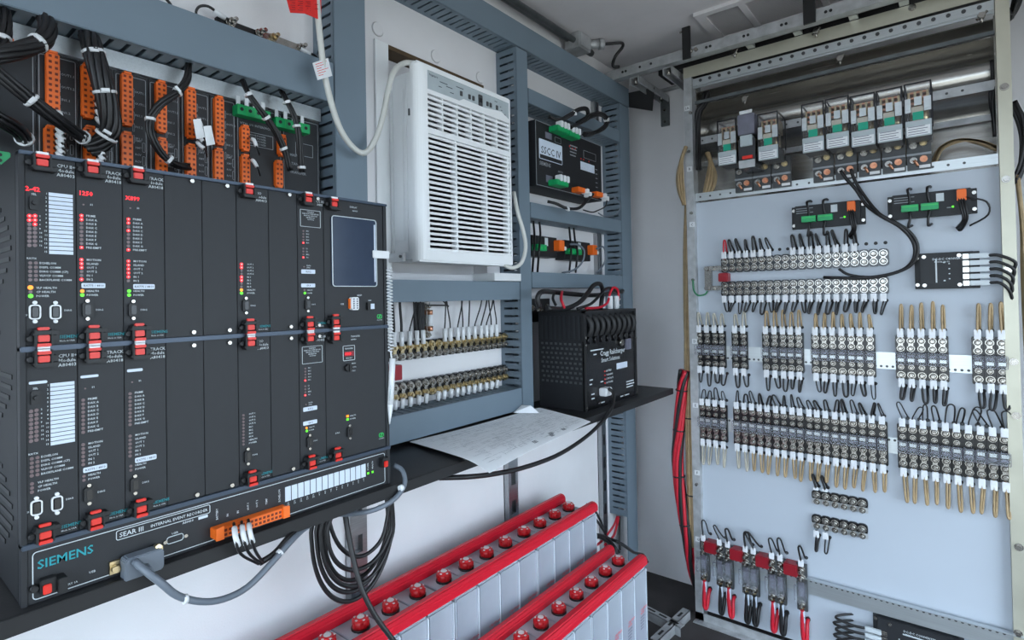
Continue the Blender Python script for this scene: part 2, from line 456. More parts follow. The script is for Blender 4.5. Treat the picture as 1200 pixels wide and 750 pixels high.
def cpu(up):
    m = Mod('processor_module', 'narrow black processor module with tall white label strip, %s row of the chassis' % ('upper' if up else 'lower'), 0, 1, up)
    m.latch(m.H-.010, True); m.latch(.010, False); head(m, 'CPU II+', 'Module', 'A80403'); foot(m)
    if up: m.txt('2-42', c3(100, 172), .0058, m.red)
    else: m.plate(c3(108, 165), c3(182, 184), None, 'display_window')
    m.txt('SEL', c3(124, 195), .0026)
    u, v = m.p(c3(135, 232)); J = MB(); J.rrect(u-.005, u+.005, v-.009, v+.009, .002, 0, .004); J.cyl((u, .004, v), (u, .009, v), .003, 8)
    J.build('selector_switch', 'black', m.t)
    for i in range(8):
        y = 283+i*16.8
        for k, x in enumerate((117, 139)):
            m.led(c3(x, y), 'r' if up and (i < 2 or (i == 2 and k == 1)) else None, .0024)
        m.txt(str(2*i+1), c3(96, y), .0022, al='R'); m.txt(str(2*i+2), c3(156, y), .0022)
    u0, v0 = m.p(c3(196, 436)); u1, v1 = m.p(c3(290, 198)); n = 15; h = (v1-v0)/n
    for i in range(n):
        m.wh.box(u0, u1, 0, .0009, v0+i*h+.0005, v0+(i+1)*h-.0005)
        m.txt(str(n-i), c3(188, 0), .0022) if False else m.pr.text(str(n-i), u0-.002, v0+i*h+.002, .0024, .0006, 'R')
    m.txt('RX/TX', c3(106, 452), .0024)
    for i, t in enumerate(('ECHELON', 'DISPL COMM', 'DIAG COMM (CP)', 'VLP/CP COMM', 'BACKPLANE COMM')):
        y = 471+i*16.8; m.led(c3(120, y)); m.led(c3(143, y)); m.txt(t, c3(157, y), .0027)
    for i, t in enumerate(('VLP HEALTH', 'CP HEALTH', 'POWER')):
        y = 570+i*16.5; m.txt(t, c3(144, y), .0027)
        if not up or i == 1: m.led(c3(121, y), None)
    if up: m.led(c3(121, 569), 'o', .0030); m.led(c3(122, 603), 'g', .0028)
    m.port(c3(138, 667), True); m.port(c3(220, 667), True); m.txt('DIAG', c3(256, 660), .0024); m.txt('CP', c3(94, 680), .0024)
    return m.done()
def track(up, k):
    col = 1+k
    m = Mod('track_module', '%s black track module of the pair, %s row of the chassis' % (('left', 'right')[k], 'upper' if up else 'lower'), col, 1, up)
    x0 = (325, 512)[k]; dy = (0, 14)[k]
    m.latch(m.H-.010, True); m.latch(.010, False); head(m, 'TRACK', 'Module', 'A80418'); foot(m)
    if up: m.txt(('1250', 'X899')[k], c3((312, 500)[k], 190+(0, 20)[k]), .0058, m.red)
    else: m.plate(c3((314, 500)[k], 184+dy), c3((386, 562)[k], 202+dy), None, 'display_window')
    m.led(c3(x0+8, 238+dy), None, .0012); m.txt('S1', c3(x0+34, 238+dy), .0026)
    on1 = ((0, 1, 8), (0, 1, 3, 8))[k] if up else (); on2 = ((0, 1, 2, 5), (0, 1, 2, 3, 4))[k] if up else ()
    for i, t in enumerate(('PRIME', 'DAX A', 'DAX B', 'DAX C', 'DAX D', 'DAX E', 'DAX F', 'DAX G', 'PRE-EMPT')):
        y = 282+i*15.9+dy-(0, i*.6)[k]; m.led(c3(x0, y), 'r' if i in on1 else None); m.txt(t, c3(x0+18, y), .0029)
    for i, t in enumerate(('MOTION', 'ISLAND', 'OUT 1', 'OUT 2', 'IN 1', 'IN 2')):
        y = 458+i*15.7+dy*.4; m.led(c3(x0, y), 'r' if i in on2 else None); m.txt(t, c3(x0+20, y), .0029)
    m.plate(c3(x0+ (0, 20)[k], 551+dy*.3), c3(x0+(95, 105)[k], 571+dy*.3), 'RX775 / 4810')
    for i, t in enumerate(('HEALTH', 'POWER')):
        y = 583+i*16; m.txt(t, c3(x0+20, y), .0027)
        m.led(c3(x0+3, y), ('o' if k == 0 and i == 0 else 'g') if up else None, .0025 if up else .002)
    m.port(c3((347, 530)[k], 658)); m.txt('DIAG', c3((382, 560)[k], 658), .0026)
    return m.done()
def blank(col, up, which):
    m = Mod('blank_module', which, col, 1, up)
    return m.done()
def rio(up):
    m = Mod('relay_output_module', 'black input output module with a short lamp column between blanks, %s row' % ('upper' if up else 'lower'), 5, 1, up)
    m.latch(m.H-.010, True); m.latch(.010, False); head(m, 'RIO', 'Module', 'A80413'); foot(m)
    for i, t in enumerate(('OUT 1', 'OUT 2', 'OUT 3', 'OUT 4', 'IN 1', 'IN 2', 'IN 3', 'IN 4', 'HEALTH', 'POWER')):
        y = 408+i*12.8
        on = ('o' if i == 8 else 'g' if i == 9 else 'r' if i in (0, 1, 4, 5) else None) if up else None
        m.led(c4(214, y), on, .0026 if on else .0020); m.txt(t, c4(236, y), .0027)
    m.port(c4(230, 573)); m.txt('DIAG', c4(250, 573), .0026)
    return m.done()
def sscc(up):
    m = Mod('crossing_control_module', 'black control module with outlined caution plate, %s row of the chassis' % ('upper' if up else 'lower'), 7, 1, up)
    m.latch(m.H-.010, True); m.latch(.010, False); head(m, 'SSCC IIIi', 'A80405', du=.0335); foot(m)
    u0, v0 = m.p(c4(440, 255)); u1, v1 = m.p(c4(530, 197))
    MB().outline(-m.w+.006, m.w-.006, v0, v1, .001, .0007, 0, .0008).build('plate_outline', 'print', m.t)
    for i, t in enumerate(('WARNING', 'REMOVE POWER BEFORE', 'SERVICING MODULE', 'SEE MANUAL', 'CAUTION')):
        m.pr.text(t, 0, v1-.0048-i*.0036, .0021, .0006, 'C')
    for i in range(5): m.led(c4(461, 275+i*11.8), 'r' if i == 4 else None, .0018); m.txt(('IN 1', 'IN 2', 'IN 3', 'IN 4', 'IN 5')[i], c4(472, 275+i*11.8), .0023)
    for i in range(4): m.led(c4(461, 345+i*11.8), 'r' if i == 3 else None, .0018); m.txt(('L1', 'L2', 'BELL', 'GC')[i], c4(472, 345+i*11.8), .0023)
    m.led(c4(464, 418), None, .0014); m.txt('FLASH', c4(474, 413), .0021); m.txt('SYNC', c4(474, 421), .0021)
    m.plate(c4(453, 445), c4(508, 430), 'RX12'); m.plate(c4(453, 500), c4(508, 485), 'GR 4')
    m.led(c4(466, 511), None if up else 'o', .002); m.led(c4(467, 523), 'g', .0024); m.txt('HEALTH', c4(476, 511), .0021); m.txt('POWER', c4(476, 523), .0021)
    m.port(c4(477, 568)); m.txt('DIAG', c4(494, 568), .0024)
    return m.done()
def logo(m, u, v):
    G = MB(); G.outline(u-.006, u+.006, v-.0045, v+.0045, .003, .0014, 0, .0008)
    G.prism([(u-.003, v-.003), (u-.0005, v-.003), (u+.003, v+.003), (u+.0005, v+.003)], 0, .0008)
    G.build('maker_emblem', 'green_bright', m.t)
def display():
    m = Mod('display_module', 'wide black display module with a large dark screen, upper row', 8, 1, True)
    m.latch(m.H-.012, True); m.latch(.012, False)
    u0, v0 = m.p(c4(574, 497)); u1, v1 = m.p(c4(748, 233))
    sc = MB().rrect(u0, u1, v0, v1, .006, 0, .003).build('screen', 'screen', m.t)
    MB().outline(u0, u1, v0, v1, .006, .0014, .003, .0045).build('screen_border', 'print', sc)
    MB().box(u1-.006, u1-.003, .0031, .0036, v0+.01, v1-.01).build('screen_edge', 'label', sc)
    MB().box(u1-.012, u1+.030, .0045, .0085, (v0+v1)/2-.010, (v0+v1)/2+.006).build('retaining_clip', 'white', m.t, bevel=.001)
    u, v = m.p(c4(658, 565)); W = MB().rrect(u-.0085, u+.0085, v-.013, v+.013, .004, 0, .010); o = W.build('memory_connector', 'white', m.t)
    P = MB(); [P.cyl((u-.004+.008*(i % 2), .010, v-.009+.0045*(i//2)), (u-.004+.008*(i % 2), .0115, v-.009+.0045*(i//2)), .0016, 6) for i in range(10)]
    P.build('contacts', 'plate_dark', o); MB().box(u-.010, u-.0085, 0, .006, v-.010, v+.010).build('orange_strip', 'orange', o)
    u, v = m.p(c4(730, 575)); o = MB().rrect(u-.011, u+.011, v-.008, v+.008, .001, 0, .006).build('network_port', 'black', m.t)
    MB().box(u-.004, u+.005, .006, .0068, v-.006, v+.005).build('socket', 'label', o)
    m.txt('RESET', c4(676, 532), .003); m.txt('USB', c4(610, 567), .003); m.txt('LAN', c4(720, 552), .0028)
    m.pr.text('DISPLAY', -m.w+.06, m.H-.012, .0032, .0006); m.pr.text('A80407', -m.w+.066, m.H-.019, .0028, .0006)
    logo(m, m.w-.012, .018); m.pr.text('VALIDATED', m.w-.012, .0098, .0018, .0006, 'C')
    return m.done()
def transfer():
    m = Mod('transfer_module', 'wide black transfer module with a small red digit counter, lower row', 8, 1, False)
    m.latch(m.H-.012, True); m.latch(.012, False)
    yb = m.H-.050
    o = MB().outline(-.032, -.004, yb-.010, yb+.020, .002, .0009, 0, .0009).build('counter_frame', 'print', m.t)
    MB().box(-.029, -.007, 0, .0012, yb-.001, yb+.008).build('counter_window', 'red_cube', o)
    m.red.text('00:0', -.0275, yb+.001, .0055, .0016); m.pr.text('TRANSFER', -.018, yb+.0125, .0028, .0006, 'C'); m.pr.text('MIN:SEC', -.018, yb-.0065, .0028, .0006, 'C')
    K = MB(); K.cyl((-.022, 0, yb-.024), (-.022, .008, yb-.024), .0075, 14); K.box(-.0235, -.0205, .008, .011, yb-.031, yb-.017)
    K.build('selector_knob', 'black', m.t)
    for i, t in enumerate(('MAIN', 'AUTO', 'STBY')): m.pr.text(t, -.012, yb-.018-i*.0075, .0027, .0006)
    m.pr.text('TRANSFER', -m.w+.058, m.H-.014, .0032, .0006); m.pr.text('A80406', -m.w+.058, m.H-.020, .0028, .0006)
    m.org.box(-.026, -.021, 0, .0012, .078, .082); m.gr.box(-.026, -.021, 0, .0012, .0715, .0755)
    m.pr.text('HEALTH', -.018, .078, .0026, .0006); m.pr.text('POWER', -.018, .0718, .0026, .0006)
    a = at(422, 503, 'x', XF); zz = a.z+ZU-ZL
    m.port((lambda q: q)(( _px(m.yc-.020, zz) )))
    m.pr.text('DIAG', -.052, .050, .0028, .0006)
    logo(m, m.w-.012, .026); m.pr.text('VALIDATED', m.w-.012, .0178, .0018, .0006, 'C')
    return m.done()
def _px(y, z):
    d = Vector((XF, y, z-EYE)); return PPX+CAM_F*d.dot(_r)/d.dot(_f), PPY-CAM_F*d.dot(_u)/d.dot(_f)
for up in (True, False):
    row = 'upper' if up else 'lower'
    cpu(up); track(up, 0); track(up, 1)
    blank(3, up, 'plain black blank module right of the two track modules, %s row' % row)
    blank(4, up, 'plain black blank module touching the input output module on its left, %s row' % row)
    rio(up)
    blank(6, up, 'plain black blank module between input output and control modules, %s row' % row)
    sscc(up)
display(); transfer()

# ------------------------------------------------------------------ event recorder panel under the modules
er = thing('event_recorder', 'black event recorder panel with white border along the chassis bottom', 'event recorder', (XF, CYM, SZ), LEFT)
RH = 1.0195-SZ
MB().box(-.2936, .2916, -.0135, .001, .0004, RH-.0004).build('faceplate', 'chassis', er, bevel=.0006)
MB().outline(-.289, .287, .005, RH-.006, .005, .0011, .001, .0016).build('border_line', 'print', er)
def rc(px, py):
    a = at(px, py, 'x', XF); return a.y-CYM, a.z-SZ
def c7(x, y): return rc(x/3.946, 560+y/3.946)
def c8(x, y): return rc(240+x/3.573, 540+y/3.573)
tl = MB(); u0, v0 = c7(170, 372); u1, _ = c7(430, 300)
_, _, wd = glyphs('SIEMENS'); hh = (u1-u0)/wd
tl.text('SIEMENS', u0, .044, hh, .0014)
tl.build('maker_name', 'teal', er)
u0, v = c7(535, 240); u1, _ = c7(970, 110)
MB().outline(u0, u1, .0505, .0645, .003, .0009, .001, .0016).build('title_frame', 'print', er)
pt = MB()
h = .0075
pt.text('SEAR III', u0+.004, .0540, .0066, .0014); pt.text('INTERNAL EVENT RECORDER', u0+.044, .0550, (u1-u0-.048)/glyphs('INTERNAL EVENT RECORDER')[2], .0014)
pt.text('A80410', u0+.088, .0455, .0035, .0014)
MB().box(u1-.018, u1-.004, .001, .0016, .0450, .0492).build('part_label', 'label', er)
for i, (cx, t) in enumerate(((48, 'BATTERY'), (92, 'IN'), (135, 'IN'), (178, 'OUT 1'), (215, 'OUT 2'), (255, 'TEMP'))):
    u, v = c8(cx, 215-i*12); pt.text(t, u+.002, .036, .003, .0014, 'L', PI/2)
pt.text('ECHELON', c8(310, 160)[0]+.002, .033, .0034, .0014, 'L', PI/2)
u0, _ = c8(333, 140); u1, _ = c8(673, 40); n = 14; sw = (u1-u0)/n
for i in range(n):
    MB().box(u0+i*sw+.0009, u0+(i+1)*sw-.0009, .001, .0018, .0300, .0560).build('input_label', 'label', er)
    pt.text(str(n-i), u0+(i+.5)*sw, .0215, .0032, .0014, 'C'); pt.text('IN', u0+(i+.5)*sw, .0255, .002, .0014, 'C')
for cx, t in ((682, 'POWER'), (701, 'HEALTH')):
    u, v = c8(cx, 60); MB().box(u-.002, u+.002, .001, .002, .033, .037).build('green_lamp', 'led_green', er); pt.text(t, u+.0015, .041, .003, .0014, 'L', PI/2)
pt.text('BATTERY 1A', -.262, .010, .0026, .0014); pt.text('USB', -.228, .0165, .003, .0014)
u, v = c7(808, 280)
MB().outline(u-.012, u+.012, v-.0055, v+.0055, .004, .0009, .001, .0022).build('small_port_outline', 'print', er)
S = MB(); [S.cyl((u+e*.0145, .001, v), (u+e*.0145, .005, v), .0028, 8) for e in (-1, 1)]; S.build('jack_screws', 'nickel', er)
pt.text('USER', u, v+.0075, .0028, .0014, 'C')
pt.build('lettering', 'print', er)
for uu, vv, nm in ((-.276, .022, 'left'), (.279, .050, 'right')):
    L = MB().box(uu-.007, uu+.010, .001, .014, vv-.009, vv+.010); 
    if nm == 'left': L.box(uu+.010, uu+.020, .001, .022, vv-.012, vv+.008); L.cyl((uu-.012, .001, vv), (uu-.012, .010, vv), .005, 8)
    o = L.build('latch', 'black', er, bevel=.001)
    MB().box(uu-.005, uu+.004, .014, .018, vv-.008, vv+.004).build('release_lever', 'latch_red', o, bevel=.001)

# orange plug, its wires, the grey serial plug and cable
u0, v0 = c8(20, 290); u1, v1 = c8(325, 190)
oy = (u0+u1)/2+CYM; oz = SZ+.0205
op = thing('orange_plug', 'long orange two-row connector plugged into the event recorder', 'connector', (XF+.0012, oy, oz-.010), LEFT)
hw = (u1-u0)/2
MB().box(-hw, hw, 0, .020, 0, .017).build('housing', 'orange', op, bevel=.001)
for e in (-1, 1): MB().prism([(e*hw, 0), (e*(hw-.012), 0), (e*(hw-.012), .021), (e*hw, .019)], .020, .024).build('end_clip', 'orange', op)
hl = MB()
for i in range(14):
    for k in (0, 1): u = -hw+.016+i*(2*hw-.032)/13; hl.box(u-.0022, u+.0022, .020, .0205, .003+k*.007, .007+k*.007)
hl.build('contact_holes', 'orange_dark', op)
XO = XF+.024
for i, (x, y, ex, ey, w_) in enumerate(((274, 613, 303, 661, .0022), (283, 611, 305, 660, .0022), (291, 609, 308, 659, .0022))):
    P = [at(x, y, 'x', XO), at(x+2, y+16, 'x', XO+.03), at(x+8, y+36, 'x', XO+.03), at(ex, ey, 'x', XO+.01)]
    t = thing('signal_wire', 'black wire leaving the orange plug, %s of three' % ('leftmost', 'middle', 'rightmost')[i], 'wire', P[0])
    MB(1).tube(P, .0024).build('wire', 'rubber', t)
    a, b = P[0].lerp(P[1], .35), P[1].lerp(P[2], .55)
    MB(1).tube([a, P[1], b], .0042, 8).build('sleeve', 'white', t)
P = [at(304, 660, 'x', XF+.03), at(322, 648, 'x', XF+.03), at(340, 628, 'x', XF+.025), at(355, 618, 'x', XF-.01), at(372, 606, 'x', XF-.09)]
MB(1).tube(P, .0050).top('wire_sheath', 'rubber', 'black sheath gathering the three wires from the orange plug', 'cable')
u, v = c7(640, 375)
sp = thing('serial_plug', 'grey rectangular serial plug in the event recorder front', 'plug', (XF+.0012, CYM+u, SZ+v), LEFT)
hw = (c7(738, 370)[0]-c7(545, 380)[0])/2*.93
MB().prism([(-hw, -.016), (hw*.92, -.016), (hw, -.010), (hw, .011), (hw*.85, .015), (-hw*.85, .015), (-hw, .011)], .004, .026).build('hood', 'grey_cable', sp, bevel=.0015)
S = MB(); S.box(-hw-.012, hw+.006, 0, .004, -.008, .010); S.cyl((-hw-.006, .004, 0), (-hw-.006, .012, 0), .005, 10); S.cyl((hw*.8, .008, .014), (hw*.8, .02, .016), .004, 10)
S.build('plug_flange', 'brass', sp)
MB().cyl((.0, .022, -.004), (.0, .040, -.007), .006, 10).build('strain_relief', 'grey_cable', sp)
pts = [(158, 658, .030), (172, 670, .05), (190, 684, .06), (208, 698, .06), (235, 705, .06), (262, 702, .055), (290, 688, .05), (318, 660, .045), (345, 630, .03), (362, 616, -.02), (385, 604, -.08), (415, 602, -.02), (440, 597, .02), (462, 585, .03), (474, 568, .025), (472, 552, .01), (462, 545, -.01)]
gc = thing('serial_cable', 'grey cable hanging in a curve from the serial plug', 'cable', at(235, 705, 'x', XF+.06))
MB(1).tube([at(x, y, 'x', XF+d) for x, y, d in pts], .0052, 8).build('sheath', 'grey_cable', gc)
for x, y, d, dx, dy in ((217, 702, .06, 7, 2), (328, 648, .04, 5, 5), (447, 594, .02, 2, 6), (470, 572, .028, 5, 3)):
    a = at(x, y, 'x', XF+d); b = at(x+dx*.5, y-dy*.5, 'x', XF+d); c = at(x-dx*.5, y+dy*.5, 'x', XF+d)
    MB(1).cyl(b.lerp(a, .3), c.lerp(a, .3), .0068, 10).build('cable_tie', 'white', gc)
# ------------------------------------------------------------------ rear connector panel with orange plugs
XB = -1.200
MB(1).box(XW+.001, XB-.004, .1, .776, 1.775, 1.806).top('mounting_strip', 'alu', 'bright aluminium strip between upper left duct and connector panel', 'strip')
rp = thing('connector_panel', 'black rear connector panel above the chassis with orange plugs', 'connector panel', (XB, .45, 1.545), LEFT)
edges = [-.30, -.13, .067, .125, .178, .233, .291, .344, .400, .457, .513, .567, .672, .768]
def bu(px, py): a = at(px, py, 'x', XB); return a.y-.45, a.z-1.545
for i in range(len(edges)-1):
    a, b = edges[i]-.45, edges[i+1]-.45
    pl = MB().box(a+.0006, b-.0006, -.004, 0, 0, .224).build('back_plate', 'chassis', rp)
    MB().outline(a+.003, b-.004, .03, .219, .003, .0010, 0, .0007).build('plate_outline', 'print_dim', pl)
    if 5 <= i <= 10:
        T = MB()
        for k, t in enumerate(('OUT1.1', 'OUT1.2', 'IN1.1', 'IN1.2', 'SP1.1')): T.text(t, a+.033, .19-k*.022, .004, .0006)
        for k, t in enumerate(('XMT', 'XMT', 'RCV', 'RCV', 'CHK', 'CHK')): T.text(t, a+.033, .098-k*.013, .0036, .0006)
        T.build('lettering', 'print_dim', pl)
        B = MB()
        for k in range(5): B.outline(a+.0295, a+.0325, .182-k*.022, .198-k*.022, .001, .0006, 0, .0006, 1)
        for k in range(3): B.outline(a+.045, a+.050, .080-k*.026, .098-k*.026, .001, .0006, 0, .0006, 1)
        B.build('brackets', 'print_dim', pl)
T = MB(); T.text('VITAL I/O INTERFACE', .125, .178, .005, .0006); T.text('MAIN', .24, .13, .006, .0006); T.text('STANDBY', .24, .11, .006, .0006); T.text('TRANSFER', .24, .09, .006, .0006)
T.outline(.135, .20, .135, .165, .001, .001, 0, .0006); T.outline(.255, .30, .135, .165, .001, .001, 0, .0006)
for k in range(4): T.text('REMOVE POWER', .139, .157-k*.006, .004, .0006)
T.build('lettering', 'print_dim', rp)
MB().box(.145, .20, 0, .004, .02, .118).build('cover_plate', 'black', rp)
plugs = [(149, 87, 145), (189, 97, 153), (224, 105, 160), (257, 115, 168), (287.5, 149, 175), (331, 160, 181), (103, 77, 136), (62, 63, 130), (149, 157, 197), (190, 164, 203), (224, 171, 208), (256.5, 176, 212), (288, 183, 215), (327, 190, 218), (60, 150, 183), (106, 150, 192), (10, 48, 60)]
plab = {(149, 87): 'fully visible', }
for i, (px, y0, y1) in enumerate(plugs):
    a = at(px, y0, 'x', XB+.012); b = at(px, y1, 'x', XB+.012); H = a.z-b.z
    row = 'lower row' if i in (8, 9, 10, 11, 12, 13, 14, 15) else 'upper row'
    k = sorted([q[0] for j, q in enumerate(plugs) if (j in (8, 9, 10, 11, 12, 13, 14, 15)) == (row == 'lower row')]).index(px)
    o = thing('orange_connector', 'orange pluggable connector on the rear panel, %s in the %s' % (nth(k, 9 if row[0] == 'u' else 8), row), 'connector', (XB+.001, a.y, b.z), LEFT, 'orange rear connectors')
    MB().box(-.009, .009, 0, .013, 0, H).build('housing', 'orange', o, bevel=.001)
    MB().box(-.006, .006, .002, .015, H, H+.004).build('end_clip', 'orange', o); MB().box(-.006, .006, .002, .015, -.004, 0).build('end_clip', 'orange', o)
    h = MB(); n = max(2, int(H/.0092))
    for j in range(n):
        for e in (-1, 1): z = H*(j+.5)/n; h.box(e*.0042-.0021, e*.0042+.0021, .013, .0134, z-.0022, z+.0022)
    h.build('contact_holes', 'orange_dark', o)
for i, (x0, y0, x1, y1) in enumerate(((277, 126, 316, 136), (322, 141, 362, 151))):
    a = at(x0, y0, 'x', XB+.02); b = at(x1, y1, 'x', XB+.02); w_ = (b.y-a.y)/2
    o = thing('green_terminal_plug', 'green screw terminal plug at the top right of rear panel, %s of two' % ('left', 'right')[i], 'connector', (XB+.001, (a.y+b.y)/2, a.z-.014), LEFT)
    MB().box(-w_, w_, 0, .024, 0, .022).build('housing', 'green', o, bevel=.001)
    h = MB(); g2 = MB()
    for j in range(4):
        u = -w_+(j+.5)*w_/2; h.cyl((u, .024, .012), (u, .0246, .012), .004, 8); g2.box(u-w_/4+.0008, u-w_/4+.0016, .024, .0248, 0, .022)
        s_ = MB().box(u-.004, u+.004, .006, .009, .022, .044); s_.build('wire_sleeve', 'white', o)
    h.build('screw_wells', 'black', o); g2.build('ribs', 'green_bright', o)
gp = at(9, 185, 'x', XB+.02)
o = thing('green_terminal_plug', 'green terminal plug at the far left edge of rear panel', 'connector', (XB+.001, gp.y, gp.z-.03), LEFT)
MB().box(-.022, .004, 0, .016, 0, .04).build('housing', 'green', o, bevel=.001)
h = MB(); [h.cyl((-.009, .016, .007+.009*k), (-.009, .0168, .007+.009*k), .003, 8) for k in range(4)]; h.build('screw_wells', 'black', o)
# black cable bundles out of the duct
def bundle(label, pts, R, r, n, ties=(), name='cable_bundle', m='rubber', cat='cable bundle', ends=None):
    """n strands twisted loosely about a path; pts are world points"""
    P = [Vector(p) for p in pts]
    t = thing(name, label, cat, P[0])
    for k in range(n):
        a = 2*PI*k/n+.4; rr = R if (k or n < 4) else 0
        Q = []
        for i, p in enumerate(P):
            d = (P[min(i+1, len(P)-1)]-P[max(i-1, 0)]).normalized()
            g = d.cross(Vector((1, .2, .1))).normalized(); hh = d.cross(g)
            ang = a+(.9 if not isinstance(m, str) else .5)*i
            Q.append(p+rr*(math.cos(ang)*g+math.sin(ang)*hh))
        MB(1).tube(Q, r, 6, 4).build('strand', m if isinstance(m, str) else m[k % len(m)], t)
    for f in ties:
        x = f*(len(P)-1); i = min(int(x), len(P)-2); p = P[i].lerp(P[i+1], x-i); d = (P[i+1]-P[i]).normalized()
        MB(1).cyl(p-d*.0025, p+d*.0025, R+r+.0012, 12).build('cable_tie', 'white' if m == 'rubber' else 'black', t)
        if m == 'rubber':
            g = d.cross(Vector((1, 0, 0))).normalized()
            MB(1).obox(p+Vector((R+r, 0, 0))+g*.004, g*.006, d*.0025, Vector((.003, 0, 0))).build('tie_head', 'white', t)
    return t
def B(l): return [at(x, y, 'x', XB+d) for x, y, d in l]
bundle('thick black cable bundle bending left out of the duct at far left', B([(48, 14, .03), (56, 32, .05), (50, 48, .07), (28, 57, .08), (0, 64, .09), (-40, 72, .09)]), .0085, .0052, 7, (.45,))
bundle('black cable bundle crossing the rear panel diagonally at far left', B([(-40, 55, .09), (0, 88, .10), (40, 120, .09), (75, 146, .07), (100, 163, .03)]), .0070, .0042, 6, (.48, .97))
bundle('short black cable bundle entering the green plug at far left', B([(-40, 120, .08), (-5, 138, .08), (20, 152, .06), (30, 164, .03)]), .0080, .0042, 6, (.95,))
bundle('upright black cable bundle hanging by the far left end of the duct', B([(2, 10, .03), (5, 30, .05), (2, 50, .06), (-10, 70, .06)]), .0070, .004, 6, (.6,))
bundle('thickest black cable bundle dropping from the duct over two orange plugs', B([(102, 38, .02), (108, 56, .055), (118, 90, .065), (127, 125, .06), (130, 152, .05), (118, 168, .035), (104, 176, .025)]), .0115, .0055, 8, (.2, .42, .74))
bundle('curved black cable bundle swinging in front of two orange plugs', B([(220, 72, .02), (219, 92, .05), (208, 108, .06), (188, 122, .06), (176, 140, .055), (178, 160, .055), (190, 180, .05), (205, 192, .045), (222, 196, .03)]), .0045, .0034, 5, (.25, .5, .82))
bundle('slim black cable from the duct past the left green plug', B([(283, 92, .02), (289, 108, .05), (300, 123, .06), (312, 138, .06), (325, 158, .055), (334, 178, .05), (340, 200, .045)]), .0042, .0036, 4, (.2, .5, .8))
bundle('slim black cable from the duct past the right green plug', B([(328, 104, .02), (336, 120, .05), (345, 138, .055), (350, 158, .055), (352, 180, .05), (354, 202, .045)]), .0042, .0036, 4, (.2, .5, .95))
for i, (px, py, n) in enumerate(((64, 140, 5), (64, 168, 5), (110, 122, 4), (112, 176, 5), (228, 150, 4), (292, 172, 2))):
    w_ = thing('wire_pigtail', ('white tagged pigtail wires at the %s' % ('far left upper orange plug', 'far left lower orange plug', 'second upper orange plug under the thick bundle', 'second lower orange plug under the thick bundle', 'fifth upper orange plug', 'orange plug below the left green plug')[i]), 'wire', at(px, py, 'x', XB+.016))
    for k in range(n):
        y = py-12+k*24/max(1, n-1)
        p = [at(px, y, 'x', XB+.015), at(px+6, y+5+k, 'x', XB+.035), at(px+9+k, y+13, 'x', XB+.04), at(px+12+k, y+22, 'x', XB+.03)]
        MB(1).tube(p, .0016, 5, 3).build('wire', 'rubber', w_)
        MB(1).tube([p[1].lerp(p[0], .4), p[1], p[1].lerp(p[2], .8)], .0042, 6, 2).build('wire_sleeve', 'white', w_)
for i, (px, py) in enumerate(((231, 150), (243, 158))):
    a, b, c, d = at(px-5, py-10, 'x', XB+.05), at(px+4, py-11, 'x', XB+.052), at(px+9, py+11, 'x', XB+.045), at(px-1, py+13, 'x', XB+.045); e = Vector((.001, 0, 0))
    m = MB(1); m.add([a, b, c, d, a+e, b+e, c+e, d+e], [(0, 1, 2, 3), (7, 6, 5, 4), (0, 4, 5, 1), (1, 5, 6, 2), (2, 6, 7, 3), (3, 7, 4, 0)])
    m.top('wire_flag', 'white', 'white paper flag hanging at the fifth orange plug, %s one' % ('left', 'right')[i], 'tag')
# resistor bar on the wall above the duct
rb = thing('shunt_bar', 'black terminal bar with metal studs lying above the upper left duct', 'terminal bar', at(303, 36, 'x', XW+.01), LEFT)
def w3(x, y, d=.02): return at(200+x/3.75, y/3.75, 'x', XW+d)
a, b = w3(200, 96, .01), w3(555, 225, .01)
zc = a.z*.5+b.z*.5-.0; oy = rb.location
MB(1).box(XW+.001, XW+.016, a.y, b.y, zc-.012, zc+.012).build('base', 'black', rb, bevel=.001)
for i, x in enumerate((262, 390, 445, 565)):
    p = w3(x, 96+(x-200)*.36-10); S = MB(1)
    z = zc+.004
    S.cyl((XW+.016, p.y, z), (XW+.024, p.y, z), .0105, 8); S.cyl((XW+.024, p.y, z), (XW+.034, p.y, z), .0085, 6); S.cyl((XW+.034, p.y, z), (XW+.050, p.y, z), .0045, 8)
    S.build('stud', 'brass' if i == 2 else 'nickel', rb)
MB(1).box(XW+.018, XW+.026, w3(400, 0).y, w3(560, 0).y, zc-.006, zc+.010).build('link', 'nickel', rb)
t = thing('looped_wire', 'black wire loop with white sleeve at left end of terminal bar', 'wire', w3(200, 70))
MB(1).tube([w3(262, 90, .03), w3(215, 62, .03), w3(165, 28, .03), w3(125, 30, .025), w3(112, 60, .02), w3(140, 95, .012)], .0028).build('wire', 'rubber', t)
MB(1).tube([w3(240, 80, .03), w3(190, 48, .03)], .0058, 8, 1).build('wire_sleeve', 'white', t)
t = thing('looped_wire', 'short black wire with white sleeve at right end of terminal bar', 'wire', w3(600, 220))
MB(1).tube([w3(565, 205, .03), w3(600, 228, .03), w3(640, 250, .02), w3(655, 285, .01)], .0028).build('wire', 'rubber', t)
MB(1).tube([w3(570, 212, .03), w3(612, 238, .03)], .0058, 8, 1).build('wire_sleeve', 'white', t)
MB(1).tube([w3(-30, -15, .03), w3(0, 20, .03), w3(5, 45, .012)], .0028).top('looped_wire', 'rubber', 'tip of a black wire left of the looped wire above duct', 'wire')
